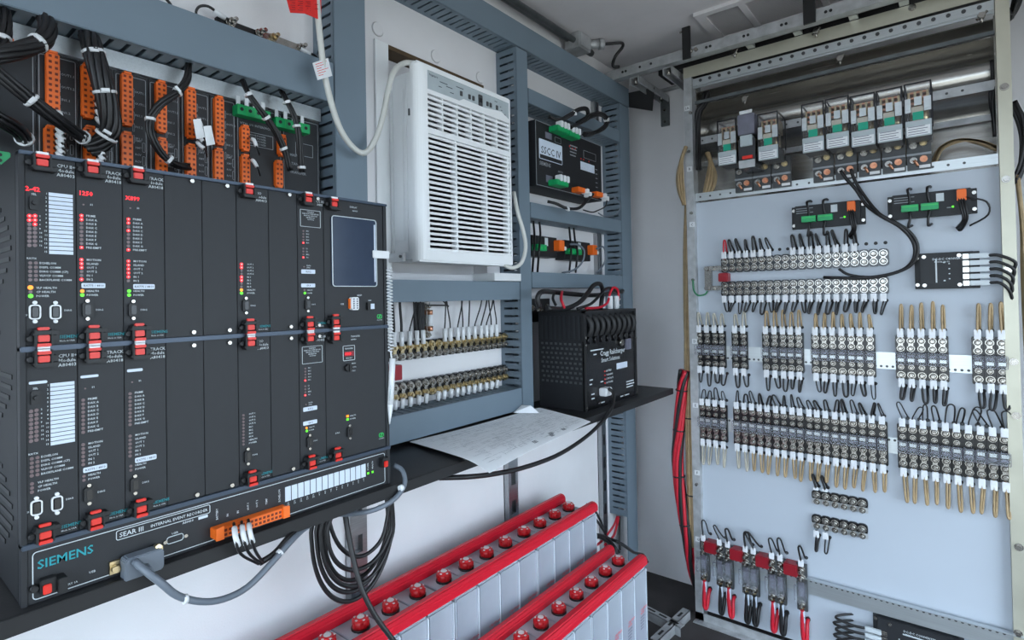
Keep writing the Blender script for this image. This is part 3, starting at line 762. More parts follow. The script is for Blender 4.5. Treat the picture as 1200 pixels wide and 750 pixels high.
# ------------------------------------------------------------------ air conditioner set in the wall
ac = thing('air_conditioner', 'white room air conditioner built into the left wall', 'air conditioner', (XW, 1.198, 1.436), LEFT)
def arc(cx, cy, r, a0, a1, n=6): return [(cx+r*math.cos(a0+(a1-a0)*i/n), cy+r*math.sin(a0+(a1-a0)*i/n)) for i in range(n+1)]
MB().box(-.186, .19, -.04, .112, .008, .522).build('case', 'ac_white', ac, bevel=.004)
R = .026
bz = MB()
st = [(-.198, .108)]+arc(-.198+R, .140-R, R, PI, PI/2)+[(-.163, .140), (-.163, .108)]
bz.vprism(st, .004, .532)
bz.vprism([(.198, .108), (.189, .108), (.189, .140)]+arc(.198-.006, .140-.006, .006, PI/2, 0), .004, .532)
bz.box(-.163, .189, .108, .140, .004, .031).box(-.163, .189, .108, .140, .348, .362).box(-.163, .189, .108, .140, .456, .468)
bz.box(-.163, .189, .108, .140, .520, .532)
bz.build('bezel', 'ac_white', ac)
MB().rrect(-.196, .196, .0, .004, .001, .10, .134).build('bezel_rim', 'ac_white', ac); MB().rrect(-.196, .196, .532, .537, .001, .10, .134).build('bezel_rim', 'ac_white', ac)
MB().box(-.163, .189, .108, .112, .031, .355).build('grille_back', 'base_grey', ac); MB().box(-.163, .189, .108, .112, .355, .468).build('outlet_back', 'ac_grey', ac)
cp = MB().box(-.163, .189, .108, .1385, .468, .520).build('control_panel', 'ac_grey', ac)
k = MB()
for u in (-.03, .005, .022, .085, .100, .130): k.rrect(u-.005, u+.005, .484, .498, .002, .1385, .1400)
k.build('buttons', 'base_grey', cp)
dp = MB().rrect(.044, .062, .476, .510, .003, .1385, .1402).build('display_window', 'base_grey', cp); MB().box(.046, .060, .1402, .1406, .486, .500).build('display', 'black', cp)
pr = MB(); pr.text('Frigidaire', -.155, .507, .006, .139)
for i, (u, v, w_) in enumerate(((-.115, .500, .03), (-.09, .494, .025), (-.12, .486, .012), (-.075, .481, .014), (-.05, .505, .03), (.12, .508, .012), (.145, .497, .006), (.15, .487, .006))): pr.box(u, u+w_, .1385, .1389, v, v+.002)
pr.cyl((.168, .1385, .476), (.168, .1392, .476), .004, 8)
pr.build('panel_print', 'ink', cp)
MB().prism([(-.04, .468), (.19, .468), (.15, .484), (.07, .476), (-.02, .478)], .1385, .1393).build('panel_trim', 'ac_white', cp)
for i in range(7):                      # upper air outlet: directional vanes
    v = .366+i*.0143
    MB().obox((.013, .124, v), (.176, 0, 0), (0, .013, -.0040), (0, .0012, .0030)).build('outlet_vane', 'ac_white', ac)
for i in range(1, 6):
    u = -.163+.352*i/6
    MB().box(u-.0022, u+.0022, .114, .137, .362, .456).build('outlet_divider', 'ac_white', ac)
n = 23
for i in range(n):                      # intake grille
    v = .036+i*(.308/(n-1))
    MB().obox((.013, .131, v), (.176, 0, 0), (0, .0055, -.0012), (0, .0008, .0032)).build('grille_slat', 'ac_white', ac)
for u in (-.163+.352*.31, -.163+.352*.68, -.163+.352*.975):
    MB().box(u-.003, u+.003, .116, .1375, .031, .348).build('grille_divider', 'ac_white', ac)
sd_ = MB(); sd_.box(-.1885, -.186, .012, .022, .03, .51).box(-.1885, -.186, .075, .081, .03, .51); sd_.build('side_ribs', 'ac_white', ac)
MB().box(-.189, -.186, .030, .066, .06, .48).build('side_panel', 'ac_white', ac, bevel=.001)
MB().box(-.1892, -.186, .09, .094, .400, .418).build('side_slot', 'base_grey', ac)
MB().box(-.2325, -.1865, -.03, .008, -.022, .62-.0).build('mounting_flange', 'ac_white', ac)
o = MB().box(-.197, -.1865, .004, .07, .004, .028).build('side_bracket', 'white', ac, bevel=.001)
MB().cyl((-.201, .06, .018), (-.197, .06, .018), .004, 8).build('bracket_screw', 'base_grey', o)
MB(1).box(XW, XD+.004, 1.355, 1.494, 1.391, 1.416).top('metal_ledge', 'white', 'small white metal ledge under right end of air conditioner', 'bracket', bevel=.001)
# cords of the air conditioner
def X(l, base): return [at(x, y, 'x', base+d) for x, y, d in l]
cord = thing('appliance_cord', 'white power cord drooping from the air conditioner to the upper left', 'cord', at(427, 180, 'x', -1.13))
MB(1).tube(X([(486, 74, -.02), (474, 74, -.01), (462, 83, 0), (455, 105, 0), (449, 135, 0), (440, 163, .005), (428, 179, .01), (414, 173, .01), (399, 152, .012), (388, 120, .012), (380, 85, .012), (376, 52, .012), (373, 22, .012), (370, -15, .012), (367, -60, .01)], -1.12), .0072, 8).build('cable', 'white_cable', cord)
tg = MB(1)
q = [at(366, 74, 'x', -1.105), at(384, 68, 'x', -1.105), at(389, 89, 'x', -1.10), at(372, 94, 'x', -1.10)]
nx = Vector((.0015, 0, 0)); tg.add([p for p in q]+[p+nx for p in q], [(0, 1, 2, 3), (7, 6, 5, 4), (0, 4, 5, 1), (1, 5, 6, 2), (2, 6, 7, 3), (3, 7, 4, 0)])
o = tg.build('paper_tag', 'white', cord)
tx = MB(1)
for i in range(6):
    a = q[0].lerp(q[3], .15+.13*i)+nx*1.1; b = q[1].lerp(q[2], .15+.13*i)+nx*1.1; e = a.lerp(b, .12); g_ = a.lerp(b, .85-.2*(i % 3)); z = Vector((0, 0, .0014))
    tx.add([e, g_, g_+z, e+z], [(0, 1, 2, 3)])
tx.build('tag_print', 'latch_red', o)
rt = MB(1); q = [at(332, -14, 'x', -1.12), at(376, -10, 'x', -1.105), at(376, 24, 'x', -1.105), at(357, 16, 'x', -1.10), at(340, 15, 'x', -1.10)]
n_ = len(q); rt.add(q+[p+nx for p in q], [tuple(range(n_)), tuple(range(2*n_-1, n_-1, -1))]+[(i, (i+1) % n_, n_+(i+1) % n_, n_+i) for i in range(n_)])
o = rt.build('red_tag', 'red_tag', cord)
tx = MB(1)
for i in range(5):
    for k in range(3+i % 2):
        a = at(340+k*9+i % 2*2, 1+i*2.6+k*.6, 'x', -1.1); b = at(346+k*9, 1.4+i*2.6+k*.6, 'x', -1.1); z = Vector((0, 0, .0014)); tx.add([a, b, b+z, a+z], [(0, 1, 2, 3)])
tx.build('tag_print', 'red_cube', o)
MB(1).tube(X([(590, 310, -.01), (600, 314, 0), (611, 308, .01), (616, 290, .012), (613, 270, .01), (607, 250, 0), (602, 225, -.02)], -1.10), .0065, 8).top('hanging_cord', 'white_cable', 'white cord looping at lower right of the air conditioner', 'cord')

# stylus on a coiled cord at the chassis right edge
XS = -.945
a, b = at(456, 314, 'x', XS), at(458, 412, 'x', XS)
st = thing('stylus', 'white stylus pen hanging from a coiled cord beside the chassis', 'stylus', at(455, 500, 'x', XS))
H_ = []
for i in range(26*8):
    t_ = i/(26*8-1); p = a.lerp(b, t_); an = 2*PI*26*t_; H_.append(p+Vector((.006*math.cos(an), .006*math.sin(an), 0)))
MB(1).tube(H_, .0014, 4, 1).build('coiled_cord', 'white', st)
MB(1).tube([b, at(459, 422, 'x', XS)], .002, 6, 1).build('cord_end', 'white', st)
p0, p1 = at(460, 420, 'x', XS), at(456.5, 497, 'x', XS)
MB(1).cyl(p0, p0.lerp(p1, .7), .0066, 10).cyl(p0.lerp(p1, .7), p1, .0066, 10, .0012).build('barrel', 'white', st)
# teal lettering up the barrel
tm = MB(1); vs, fs, wd = glyphs('SIEMENS'); dr = (p0-p1).normalized(); hh = .0062; sdv = Vector((-.6, .8, 0)); base = p1.lerp(p0, .36)+Vector((.0040, -.0054, 0))
tm.add([base+dr*(x*hh)+(-sdv)*((y-.5)*hh) for x, y in vs], fs); tm.build('maker_name', 'teal', st)

# ------------------------------------------------------------------ brass terminal rows below the air conditioner
def stud(mb, u, v, d0, r=.0105, h=1.0):
    mb.cyl((u, d0, v), (u, d0+.003*h, v), r, 10)
    mb.cyl((u, d0+.003*h, v), (u, d0+.0085*h, v), r*.86, 6, a0=u*90)
    mb.cyl((u, d0+.0085*h, v), (u, d0+.016*h, v), r*.45, 8, r1=r*.38)
def post_proto(name, cat, top_m, bot_m, hw=.0132):
    t = thing(name, 'x', cat)
    MB().rrect(-hw, hw, -.026, .026, .006, 0, .018).build('base', 'black_gloss', t)
    a = MB(); stud(a, 0, .0125, .018, .0122); a.build('stud', top_m, t)
    a = MB(); stud(a, 0, -.0135, .018, .0118); a.build('stud', bot_m, t)
    MB().box(-.006, .006, .020, .0235, -.012, .012).build('link', top_m, t)
    return t
pa = post_proto('terminal_post', 'terminal', 'brass', 'nickel')
pb = post_proto('terminal_post', 'terminal', 'nickel', 'brass')
N1 = 18
for i in range(N1):
    y = 1.003+i*(1.486-1.003)/(N1-1)
    put(pa, USED, (XW+.002, y, 1.190), LEFT, 'brass topped terminal in the upper row below the air conditioner, %s' % nth(i, N1), 'terminals in the upper row below the air conditioner')
    put(pb, USED, (XW+.002, y, 1.078), LEFT, 'terminal in the lower row below the air conditioner, %s' % nth(i, N1), 'terminals in the lower row below the air conditioner')
def tagged(label, pts, r, m, sleeve=(.0, .3), sr=.0062, group=None, flat=True, name='tagged_wire', s_m='white'):
    """a wire with a white marker sleeve over part of its path (fractions of the point list)"""
    P = [Vector(p) for p in pts]; t = thing(name, label, 'wire', P[0], 0, group)
    MB(1).tube(P, r, 6, 4).build('wire', m, t)
    def pos(f):
        x = f*(len(P)-1); i = min(int(x), len(P)-2); return P[i].lerp(P[i+1], x-i)
    a, b = pos(sleeve[0]), pos(sleeve[1])
    MB(1).cyl(a, b, sr, 8).build('marker_sleeve', s_m, t)
    return t
DT = XW+.036
ups = [82, 115, 150, 182, 210, 305, 330, 362, 385, 410, 437, 465, 488, 510, 533]
tops = [74, 106, 182, 166, 196, 309, 312, 383, 378, 414, 470, 492, 520, 497, 518]
for i, (x, tx_) in enumerate(zip(ups, tops)):
    px = 440+x/3.75; y = at(px, 400, 'x', DT).y; yt = at(440+tx_/3.75, 354, 'x', XW+.03).y
    tagged('black wire rising from the upper brass row into the duct, %s' % nth(i, len(ups)), [(DT, y, 1.207), (DT, y, 1.245), (DT, y+.2*(yt-y), 1.268), (DT-.004, y*.25+yt*.75, 1.31), (XW+.03, yt, 1.345)], .0022 if i > 1 else .004, 'rubber', (0, .27), .0068, 'wires above the upper brass row')
los = [88, 120, 155, 192, 225, 278, 305, 335, 362, 387, 412, 437, 462, 490, 513, 537]
for i, x in enumerate(los):
    y = at(440+x/3.75, 470, 'x', DT).y
    tagged('black wire dropping from the lower brass row into the duct, %s' % nth(i, len(los)), [(DT, y, 1.062), (DT, y, 1.042), (DT-.004, y, 1.034), (DT-.004, y, 1.012)], .0026, 'rubber', (0, .62), .0068, 'wires below the lower brass row')
a = at(459, 429, 'x', -1.19); b = at(472, 445, 'x', -1.19)
MB(1).box(XW+.001, XW+.05, a.y, b.y, b.z, a.z).top('red_block', 'red_cube', 'red plastic block at left between the two brass terminal rows', 'block', bevel=.002)
fz = thing('fuse_holder', 'upright glass fuse on a black base above the upper brass row', 'fuse', (XW+.001, 1.112, 1.222), LEFT)
MB().box(-.018, .009, 0, .02, 0, .105).build('base', 'black', fz, bevel=.001)
s_ = MB(); stud(s_, .024, .008, .012, .010); stud(s_, .024, .092, .012, .010); s_.box(.012, .036, .004, .012, 0, .104); s_.build('clips', 'nickel', fz)
MB().cyl((.024, .026, .020), (.024, .026, .034), .0085, 10).cyl((.024, .026, .068), (.024, .026, .082), .0085, 10).build('end_caps', 'copper', fz)
MB().cyl((.024, .026, .034), (.024, .026, .068), .0078, 10).build('tube', 'white', fz)
MB(1).tube([(XW+.03, 1.13, 1.318), (XW+.035, 1.155, 1.317), (XW+.03, 1.20, 1.316), (XW+.03, 1.21, 1.313), (XW+.03, 1.18, 1.335)], .0024).top('fuse_lead', 'rubber', 'black lead running right from top of the glass fuse', 'wire')

# ------------------------------------------------------------------ black box with green plugs
XQ = -1.13
a = at(627, 142, 'x', XQ); b = at(705, 210, 'x', XQ); zb = at(627, 215, 'x', XQ).z-.004; zt = at(660, 153, 'x', XQ).z
y0, y1 = max(a.y, 1.566), b.y; yc = (y0+y1)/2; hw = (y1-y0)/2; HB = zt-zb
sb = thing('control_box', 'black wall box labelled SSCC IV with green plugs', 'control box', (XW+.002, yc, zb), LEFT)
DB = XQ-XW-.002
MB().box(-hw, hw, 0, DB, 0, HB).build('case', 'chassis_dark', sb, bevel=.001)
MB().outline(-hw+.001, hw-.001, .0015, HB-.001, .001, .0016, DB, DB+.0008).build('edge_line', 'print_dim', sb)
def sq(cx, cy): p = at(620+cx/6.82, 130+cy/6.82, 'x', XQ); return p.y-yc, p.z-zb
u0, v0 = sq(80, 345); u1, v1 = sq(262, 300)
nb = MB().rrect(u0, u1, v0-.014, v1+.008, .004, DB, DB+.0012).build('name_plate', 'label', sb)
MB().text('SSCC IV', (u0+u1)/2, v0+.0075, (u1-u0)*.86/glyphs('SSCC IV')[2], DB+.0016, 'C').build('name_print', 'ink', nb)
MB().rrect(u0+.003, u1-.003, v0-.012, v0+.002, .002, DB+.0012, DB+.0015).build('plate_band', 'chassis', nb)
pp = MB(); pp.text('SIEMENS', u0, v0-.036, .013, DB+.001); pp.text('A80720', u1-.03, v0-.045, .007, DB+.001)
for k in range(4): pp.box(*[sq(320, 0)[0], sq(378, 0)[0]-.004*k], DB, DB+.0008, v1+.022-k*.012, v1+.026-k*.012)
for k in range(5): pp.box(hw-.05, hw-.035, DB, DB+.0008, .05+k*.018, .053+k*.018)
pp.outline(u0+.10, u0+.14, HB-.055, HB-.035, .002, .0012, DB, DB+.0008)
pp.outline(hw-.14, hw-.045, HB-.075, HB-.045, .002, .0012, DB, DB+.0008)
pp.build('lettering', 'print_dim', sb)
sl = MB()
for k in range(8): u = sq(402, 0)[0]+k*.0135; sl.box(u, u+.0115, DB, DB+.001, HB-.125, HB-.093)
sl.build('write_on_labels', 'label', sb)
rl = MB()
for k, (u, v) in enumerate(((-.06, .05), (-.01, HB-.05), (.01, HB-.055), (.07, HB-.083), (.09, HB-.083), (.13, HB-.083), (.03, HB-.052))): rl.cyl((u, DB, v), (u, DB+.001, v), .003, 8)
rl.build('red_lamps', 'latch_red', sb)
MB().box(-hw+.06, -hw+.10, DB, DB+.001, HB-.052, HB-.030).build('info_label', 'plate_dark', sb); MB().box(-hw+.06, -hw+.10, DB, DB+.001, .020, .045).build('info_label', 'plate_dark', sb)
for i, (cx, cy, top) in enumerate(((255, 148, 1), (345, 190, 1), (250, 575, 0))):
    p = at(620+cx/6.82, 130+cy/6.82, 'x', XQ+.03)
    o = thing('green_plug', ('green plug at upper left of the SSCC box', 'green plug at upper right of the SSCC box', 'green plug at the bottom of the SSCC box')[i], 'connector', (XQ+.002, p.y, p.z-.012), LEFT)
    MB().box(-.038, .038, 0, .04, 0, .02).build('housing', 'green', o, bevel=.002)
    for k in range(3): MB().box(-.02+k*.022, -.006+k*.022, .018, .045, .015, .038).build('wire_sleeve', 'white', o, bevel=.002)
for i, (cx, cy) in enumerate(((410, 632), (555, 668))):
    p = at(620+cx/6.82, 130+cy/6.82, 'x', XQ+.025)
    o = thing('small_orange_plug', 'small orange plug at the bottom of the SSCC box, %s one' % ('left', 'right')[i], 'connector', (XQ+.002, p.y, p.z-.010), LEFT)
    MB().box(-.028, .028, 0, .032, 0, .019).build('housing', 'orange', o, bevel=.002)
    for k in range(2): MB().box(.020+k*.018, .034+k*.018, .014, .044, -.002-.01*k, .016-.01*k).build('wire_sleeve', 'white', o, bevel=.002)
def S2(l, base=-1.13): return [at(600+x/3.95, 60+y/3.95, 'x', base+d) for x, y, d in l]
bundle('black cable arching from the duct to the upper left green plug', S2([(170, 305, -.01), (215, 320, .01), (262, 300, .04), (310, 270, .05), (345, 268, .05), (350, 300, .05), (318, 335, .05), (275, 352, .045)]), .0045, .004, 4, (.35,))
bundle('black cable arching to the upper right green plug', S2([(300, 335, .0), (330, 320, .03), (370, 297, .05), (415, 292, .05), (440, 320, .05), (425, 355, .05), (375, 382, .045), (335, 385, .045)]), .006, .0045, 5, (.55,))
bundle('black wires looping under the SSCC box plugs', S2([(165, 695, .0), (205, 705, .02), (255, 728, .04), (310, 725, .045), (350, 690, .045), (375, 660, .04)]), .003, .0032, 3, (.4,))
MB(1).tube(S2([(440, 690, .04), (430, 720, .045), (395, 738, .045), (370, 745, .04), (330, 735, .03)]), .0026).top('loose_wire', 'rubber', 'thin black wire below the right orange plug of SSCC box', 'wire')
MB(1).tube(S2([(470, 675, .03), (500, 700, .035), (495, 740, .03), (470, 760, .02), (430, 765, .01), (400, 750, .02)]), .0026).top('loose_wire', 'grey_cable', 'thin dark wire looping right of the SSCC box plugs', 'wire')

# ------------------------------------------------------------------ two small modules
for i, (x0, x1, yt, yb, gx, ox, oy) in enumerate(((623, 653, 275, 300, (623, 640), 655, 289), (662, 692, 281, 304, (664, 681), 692, 293))):
    XM = -1.19
    a = at(x0, yt, 'x', XM); b = at(x1, yb, 'x', XM); c = at(x0, yb, 'x', XM)
    y0, y1 = max(a.y, 1.564), b.y; z0, z1 = c.z, a.z; yc = (y0+y1)/2; hw = (y1-y0)/2
    t = thing('signal_module', 'small black wall module with green and orange plugs, %s of two' % ('left', 'right')[i], 'module', (XW+.002, yc, z0), LEFT)
    MB().box(-hw, hw, 0, XM-XW-.002, 0, z1-z0).build('case', 'black', t, bevel=.0015)
    d = XM-XW-.002
    MB().box(.0, .02, d, d+.001, z1-z0-.035, z1-z0-.005).build('info_label', 'print', t)
    g0, g1 = at(gx[0], 290, 'x', XM+.02).y-yc, at(gx[1], 290, 'x', XM+.02).y-yc
    o = MB().box(max(g0, -hw), g1, d, d+.024, .020, .042).build('green_plug', 'green', t, bevel=.001)
    rb_ = MB(); [rb_.cyl((g0+(g1-g0)*(k+.5)/4, d+.024, .030), (g0+(g1-g0)*(k+.5)/4, d+.0246, .030), .005, 8) for k in range(4)]; rb_.build('screw_wells', 'green_bright', o)
    o = MB().box(hw-.022, hw+.014, d-.02, d+.026, .026, .066).build('orange_plug', 'orange', t, bevel=.002)
    MB().box(hw+.006, hw+.034, d, d+.022, .030, .044).build('wire_sleeve', 'white', o, bevel=.002)
def S3(l, base=-1.16): return [at(600+x/4.69, 220+y/4.69, 'x', base+d) for x, y, d in l]
for i, (xt, xb) in enumerate(((115, 112), (148, 140), (313, 315), (338, 350))):
    dy = 40 if i > 1 else 0
    MB(1).tube(S3([(xt, 165+dy, -.05), (xt+8, 250+dy, -.02), (xb+10, 330+dy*.6, 0), (xb+6, 380+dy*.5, 0), (xb, 465, -.03)]), .0040).top('module_lead', 'rubber', 'black lead passing upright through the small module green plug, %s of four' % nth(i, 4), 'wire')
MB(1).tube(S3([(320, 310, .01), (365, 315, .02), (398, 350, .02), (385, 410, .01), (340, 452, 0), (275, 468, -.03)]), .0040).top('curved_cable', 'grey_cable', 'grey cable curving from the left orange plug of the small modules', 'cable')
MB(1).tube(S3([(465, 335, .01), (500, 325, .01), (515, 365, .01), (505, 420, 0), (465, 470, -.03)]), .0040).top('curved_cable', 'grey_cable', 'grey cable curving from the right orange plug of the small modules', 'cable')

# ------------------------------------------------------------------ power supply on the shelf
PX, PY0, PY1, PH = -.985, 1.622, 2.012, 1.285-SZ
yc = (PY0+PY1)/2; hw = (PY1-PY0)/2
ps = thing('power_supply', 'black battery charger with vented side standing at the shelf end', 'charger', (PX, yc, SZ), LEFT)
DP = .19
MB().box(-hw+.004, hw-.004, -DP, -.004, 0, PH-.004).build('case', 'chassis_dark', ps, bevel=.002)
MB().box(-hw, hw, -.004, 0, 0, PH*.70).build('front_panel', 'black_gloss', ps)
f_ = MB(); f_.box(-hw, -hw+.012, -.006, .004, 0, PH).box(hw-.012, hw, -.006, .004, 0, PH).box(-hw, hw, -.006, .004, PH-.008, PH).box(-hw, hw, -DP, 0, PH-.004, PH)
f_.build('frame', 'black', ps)
for i in range(9):                                     # curved cooling tubes in the upper front
    u = -hw+.035+i*.040
    MB().tube([(u, -.02, PH-.012), (u+.004, .004, PH-.035), (u+.006, .006, PH-.065), (u+.004, -.01, PH-.095)], .011, 8).build('cooling_fin', 'black', ps)
k = MB()
for i in range(8): u = -hw+.03+i*.044; k.cyl((u, 0, PH*.705), (u, .012, PH*.705), .013, 10)
k.build('fuse_caps', 'black_gloss', ps)
sv = MB()
for r_ in range(9):
    for c_ in range(9): dd = -DP+.012+c_*.0195; z = .09+r_*.0165; sv.box(-hw+.0032, -hw+.0045, dd+(r_ % 2)*.006, dd+.010+(r_ % 2)*.006, z, z+.0075)
sv.build('side_perforations', 'base_grey', ps)
sg = MB()
for c_ in range(9): dd = -DP+.012+c_*.0195; sg.box(-hw+.001, -hw+.0045, dd, dd+.009, PH*.71, PH*.95)
sg.build('side_fins', 'chassis', ps)
sc = MB()
for u, v in ((-hw+.007, .012), (hw-.007, .012), (-hw+.007, PH*.66), (hw-.007, PH*.66), (-hw+.007, PH-.09), (hw-.01, PH-.04), (-.10, .016), (.08, .016)): sc.cyl((u, .004, v), (u, .007, v), .0045, 8)
sc.build('screws', 'nickel', ps)
pt = MB(); pt.text('Cragg Railcharger', -.085, .178, .018, .0008); pt.text('Smart Solutions', -.078, .155, .015, .0008)
for i in range(4): pt.text(('BATTERY', 'CHARGING', 'LOW VOLTS', 'AC POWER')[i], -.045, .118-i*.014, .0065, .0008)
for u, v, w_ in ((-.16, .10, .02), (-.16, .085, .015), (-.15, .05, .02), (-.15, .035, .02), (.11, .060, .06), (.11, .050, .065), (.11, .040, .055), (-.10, .012, .04), (.06, .012, .07), (-.15, .20, .09), (-.13, .185, .02), (-.085, .085, .018)): pt.box(u, u+w_, 0, .0008, v, v+.004)
pt.build('lettering', 'print', ps)
rl = MB(); [rl.cyl((-.055, 0, .121-i*.014), (-.055, .002, .121-i*.014), .003, 8) for i in range(4)]; rl.build('red_lamps', 'latch_red', ps)
MB().box(.035, .12, 0, .001, .118, .140).build('spec_label', 'label', ps)
o = MB().rrect(.105, .145, .185, .225, .004, 0, .006).build('rocker_switch', 'plate_dark', ps)
o = MB().cyl((.065, 0, .215), (.065, .012, .215), .012, 10).build('cable_gland', 'nickel', ps)
MB().box(-.10, -.055, .0005, .030, .040, .068).build('mains_plug', 'white', ps, bevel=.003)
bl = MB(1); pl = at(713, 455, 'x', PX+.03)
cb = thing('mains_cable', 'black cable from the power supply sagging below the shelf', 'cable', at(600, 552, 'x', -.93))
MB(1).tube([pl, at(719, 462, 'x', PX+.05), at(716, 480, 'x', -.92), at(700, 500, 'x', -.915), at(680, 517, 'x', -.915), at(650, 535, 'x', -.915), at(610, 549, 'x', -.915), at(575, 556, 'x', -.92), at(545, 559, 'x', -.93), at(515, 560, 'x', -.98)], .0062, 8).build('cable', 'rubber', cb)
# cables over the power supply
ZT = SZ+PH
def S4(l): return [at(600+x/4.69, 220+y/4.69, 'x', -1.06+d) for x, y, d in l]
MB(1).tube(S4([(150, 655, .0), (140, 610, 0), (165, 572, 0), (240, 575, -.04), (340, 585, -.04), (470, 590, -.04), (610, 568, -.08)]), .0085, 8).top('heavy_cable', 'rubber', 'thick black cable arching over the left of the power supply', 'cable')
MB(1).tube(S4([(190, 662, .0), (290, 665, 0), (370, 630, .01), (415, 580, .01), (450, 535, .01), (485, 530, .01), (498, 570, .01), (492, 625, .02), (488, 668, .02)]), .0085, 8).top('heavy_cable', 'rubber', 'thick black cable with a tall hump over the power supply', 'cable')
MB(1).tube(S4([(360, 665, .03), (430, 640, .03), (475, 600, .03), (510, 560, .03), (545, 550, .02), (570, 570, .02)]), .0055, 8).top('heavy_cable', 'rubber', 'thinner black cable rising to right over the power supply', 'cable')
for i, l in enumerate(([(405, 662, .03), (480, 658, .03), (525, 630, .03), (540, 575, .03), (560, 548, .03), (582, 565, .03), (585, 610, .03), (578, 635, .03)], [(275, 570, -.03), (270, 610, 0), (280, 640, .01), (288, 660, .01)], [(232, 575, -.03), (225, 610, -.02), (240, 645, 0)])):
    MB(1).tube(S4(l), .0048, 8).top('charger_lead', 'rubber' if i == 2 else 'red_wire', ('long red lead curving over the right of the power supply', 'short red lead at the left above the power supply', 'short black lead at far left above the power supply')[i], 'wire')
for i, (x, y) in enumerate(((540, 640), (575, 643))):
    p = S4([(x, y, .03)])[0]; MB(1).box(p.x-.006, p.x+.006, p.y-.012, p.y+.012, ZT+.001, ZT+.05).top('white_connector', 'white', 'white connector on top of the power supply, %s one' % ('left', 'right')[i], 'connector', bevel=.002)
lg = thing('terminal_lugs', 'black bus block with metal lugs behind the power supply top', 'terminal block', (XW+.002, 1.68, ZT-.04), LEFT)
MB().box(-.11, .07, 0, .03, 0, .085).build('base', 'black', lg)
l_ = MB(); [stud(l_, -.10+.05*k, .012+.01*(k % 2)+.03, .03, .014) for k in range(4)]; l_.build('lugs', 'nickel', lg)

# ------------------------------------------------------------------ drawings on the shelf
pc = [at(480, 518, 'z', SZ+.008), at(576, 550, 'z', SZ+.004), at(693, 492, 'z', SZ+.010), at(632, 478, 'z', SZ+.010)]
def pp_(s, t):
    """s along the long side (left to right), t from front to back"""
    a = pc[1].lerp(pc[2], s); b = pc[0].lerp(pc[3], s); p = a.lerp(b, t)
    over = max(0, p.x+.932); p = p.copy(); p.z = SZ+.0015+.004*(1+math.sin(s*5+t*3))*.5 - over*over*1.2+ (.004 if over > 0 else 0)*0
    p.x -= over*.06; return p
def sheet(dz, s0=0, s1=1, t0=0, t1=1, th=.0012, n=18, sh=(0, 0)):
    m = MB(1); vs = []
    for k in (0, 1):
        for j in range(n+1):
            for i in range(n+1):
                p = pp_(s0+(s1-s0)*i/n, t0+(t1-t0)*j/n); vs.append((p.x+sh[0], p.y+sh[1], p.z+dz+k*th))
    fs = []; N = n+1; K = N*N
    for j in range(n):
        for i in range(n):
            a = j*N+i; fs += [(a, a+N, a+N+1, a+1), (K+a, K+a+1, K+a+N+1, K+a+N)]
    for i in range(n):
        for a, b in ((i, i+1), (n*N+i+1, n*N+i), ((i+1)*N, i*N), (i*N+n, (i+1)*N+n)): fs.append((a, b, K+b, K+a))
    return m.add(vs, fs)
dr = thing('drawing_set', 'stack of white circuit drawings lying on the shelf', 'paper', pc[0].lerp(pc[2], .5))
sheet(.0006, .02, .98, .02, .99, .0016, sh=(-.012, .016)).build('sheet', 'paper', dr)
sheet(.0026, .0, .99, .0, 1.0, .0014, sh=(-.004, .006)).build('sheet', 'paper', dr)
sheet(.0044, 0, 1, 0, 1, .0010).build('top_sheet', 'paper', dr)
ln = MB(1); rnd = random.Random(3)
def ink(s0, t0, s1, t1, w_):
    a, b = pp_(s0, t0), pp_(s1, t1); z = Vector((0, 0, .0060)); n_ = (b-a).cross(Vector((0, 0, 1))).normalized()*w_
    ln.add([a-n_+z, b-n_+z, b+n_+z, a+n_+z], [(0, 1, 2, 3)])
for i in range(420):
    s, t = .04+.9*rnd.random(), .08+.86*rnd.random(); L_ = .02+.06*rnd.random()
    if rnd.random() < .65: ink(s, t, min(.97, s+L_), t, .0004)
    else: ink(s, t, s, min(.96, t+L_), .0004)
for t in (.1, .25, .4, .55, .7, .85): ink(.05, t, .6, t, .0003)
ln.build('drawn_lines', 'print_dim', dr)
ln = MB(1)
for (s, t) in ((.42, .07), (.58, .06), (.60, .10), (.72, .08)):
    for k in range(3): ink(s, t+k*.018, s+.035, t+k*.018, .0016)
ln.build('title_block', 'ink', dr)
fo = at(620, 473, 'z', SZ+.03)
_fc = lambda *a: Vector((max(at(*a).x, -1.143), at(*a).y, at(*a).z))
MB(1).add([_fc(590, 482, 'z', SZ+.012), _fc(632, 484, 'z', SZ+.012), _fc(622, 475, 'z', SZ+.035), _fc(606, 474, 'z', SZ+.030), _fc(590, 482, 'z', SZ+.010), _fc(632, 484, 'z', SZ+.010)], [(0, 1, 2, 3), (4, 3, 2, 5), (0, 3, 4), (1, 5, 2), (0, 4, 5, 1)]).build('folded_corner', 'paper', dr)

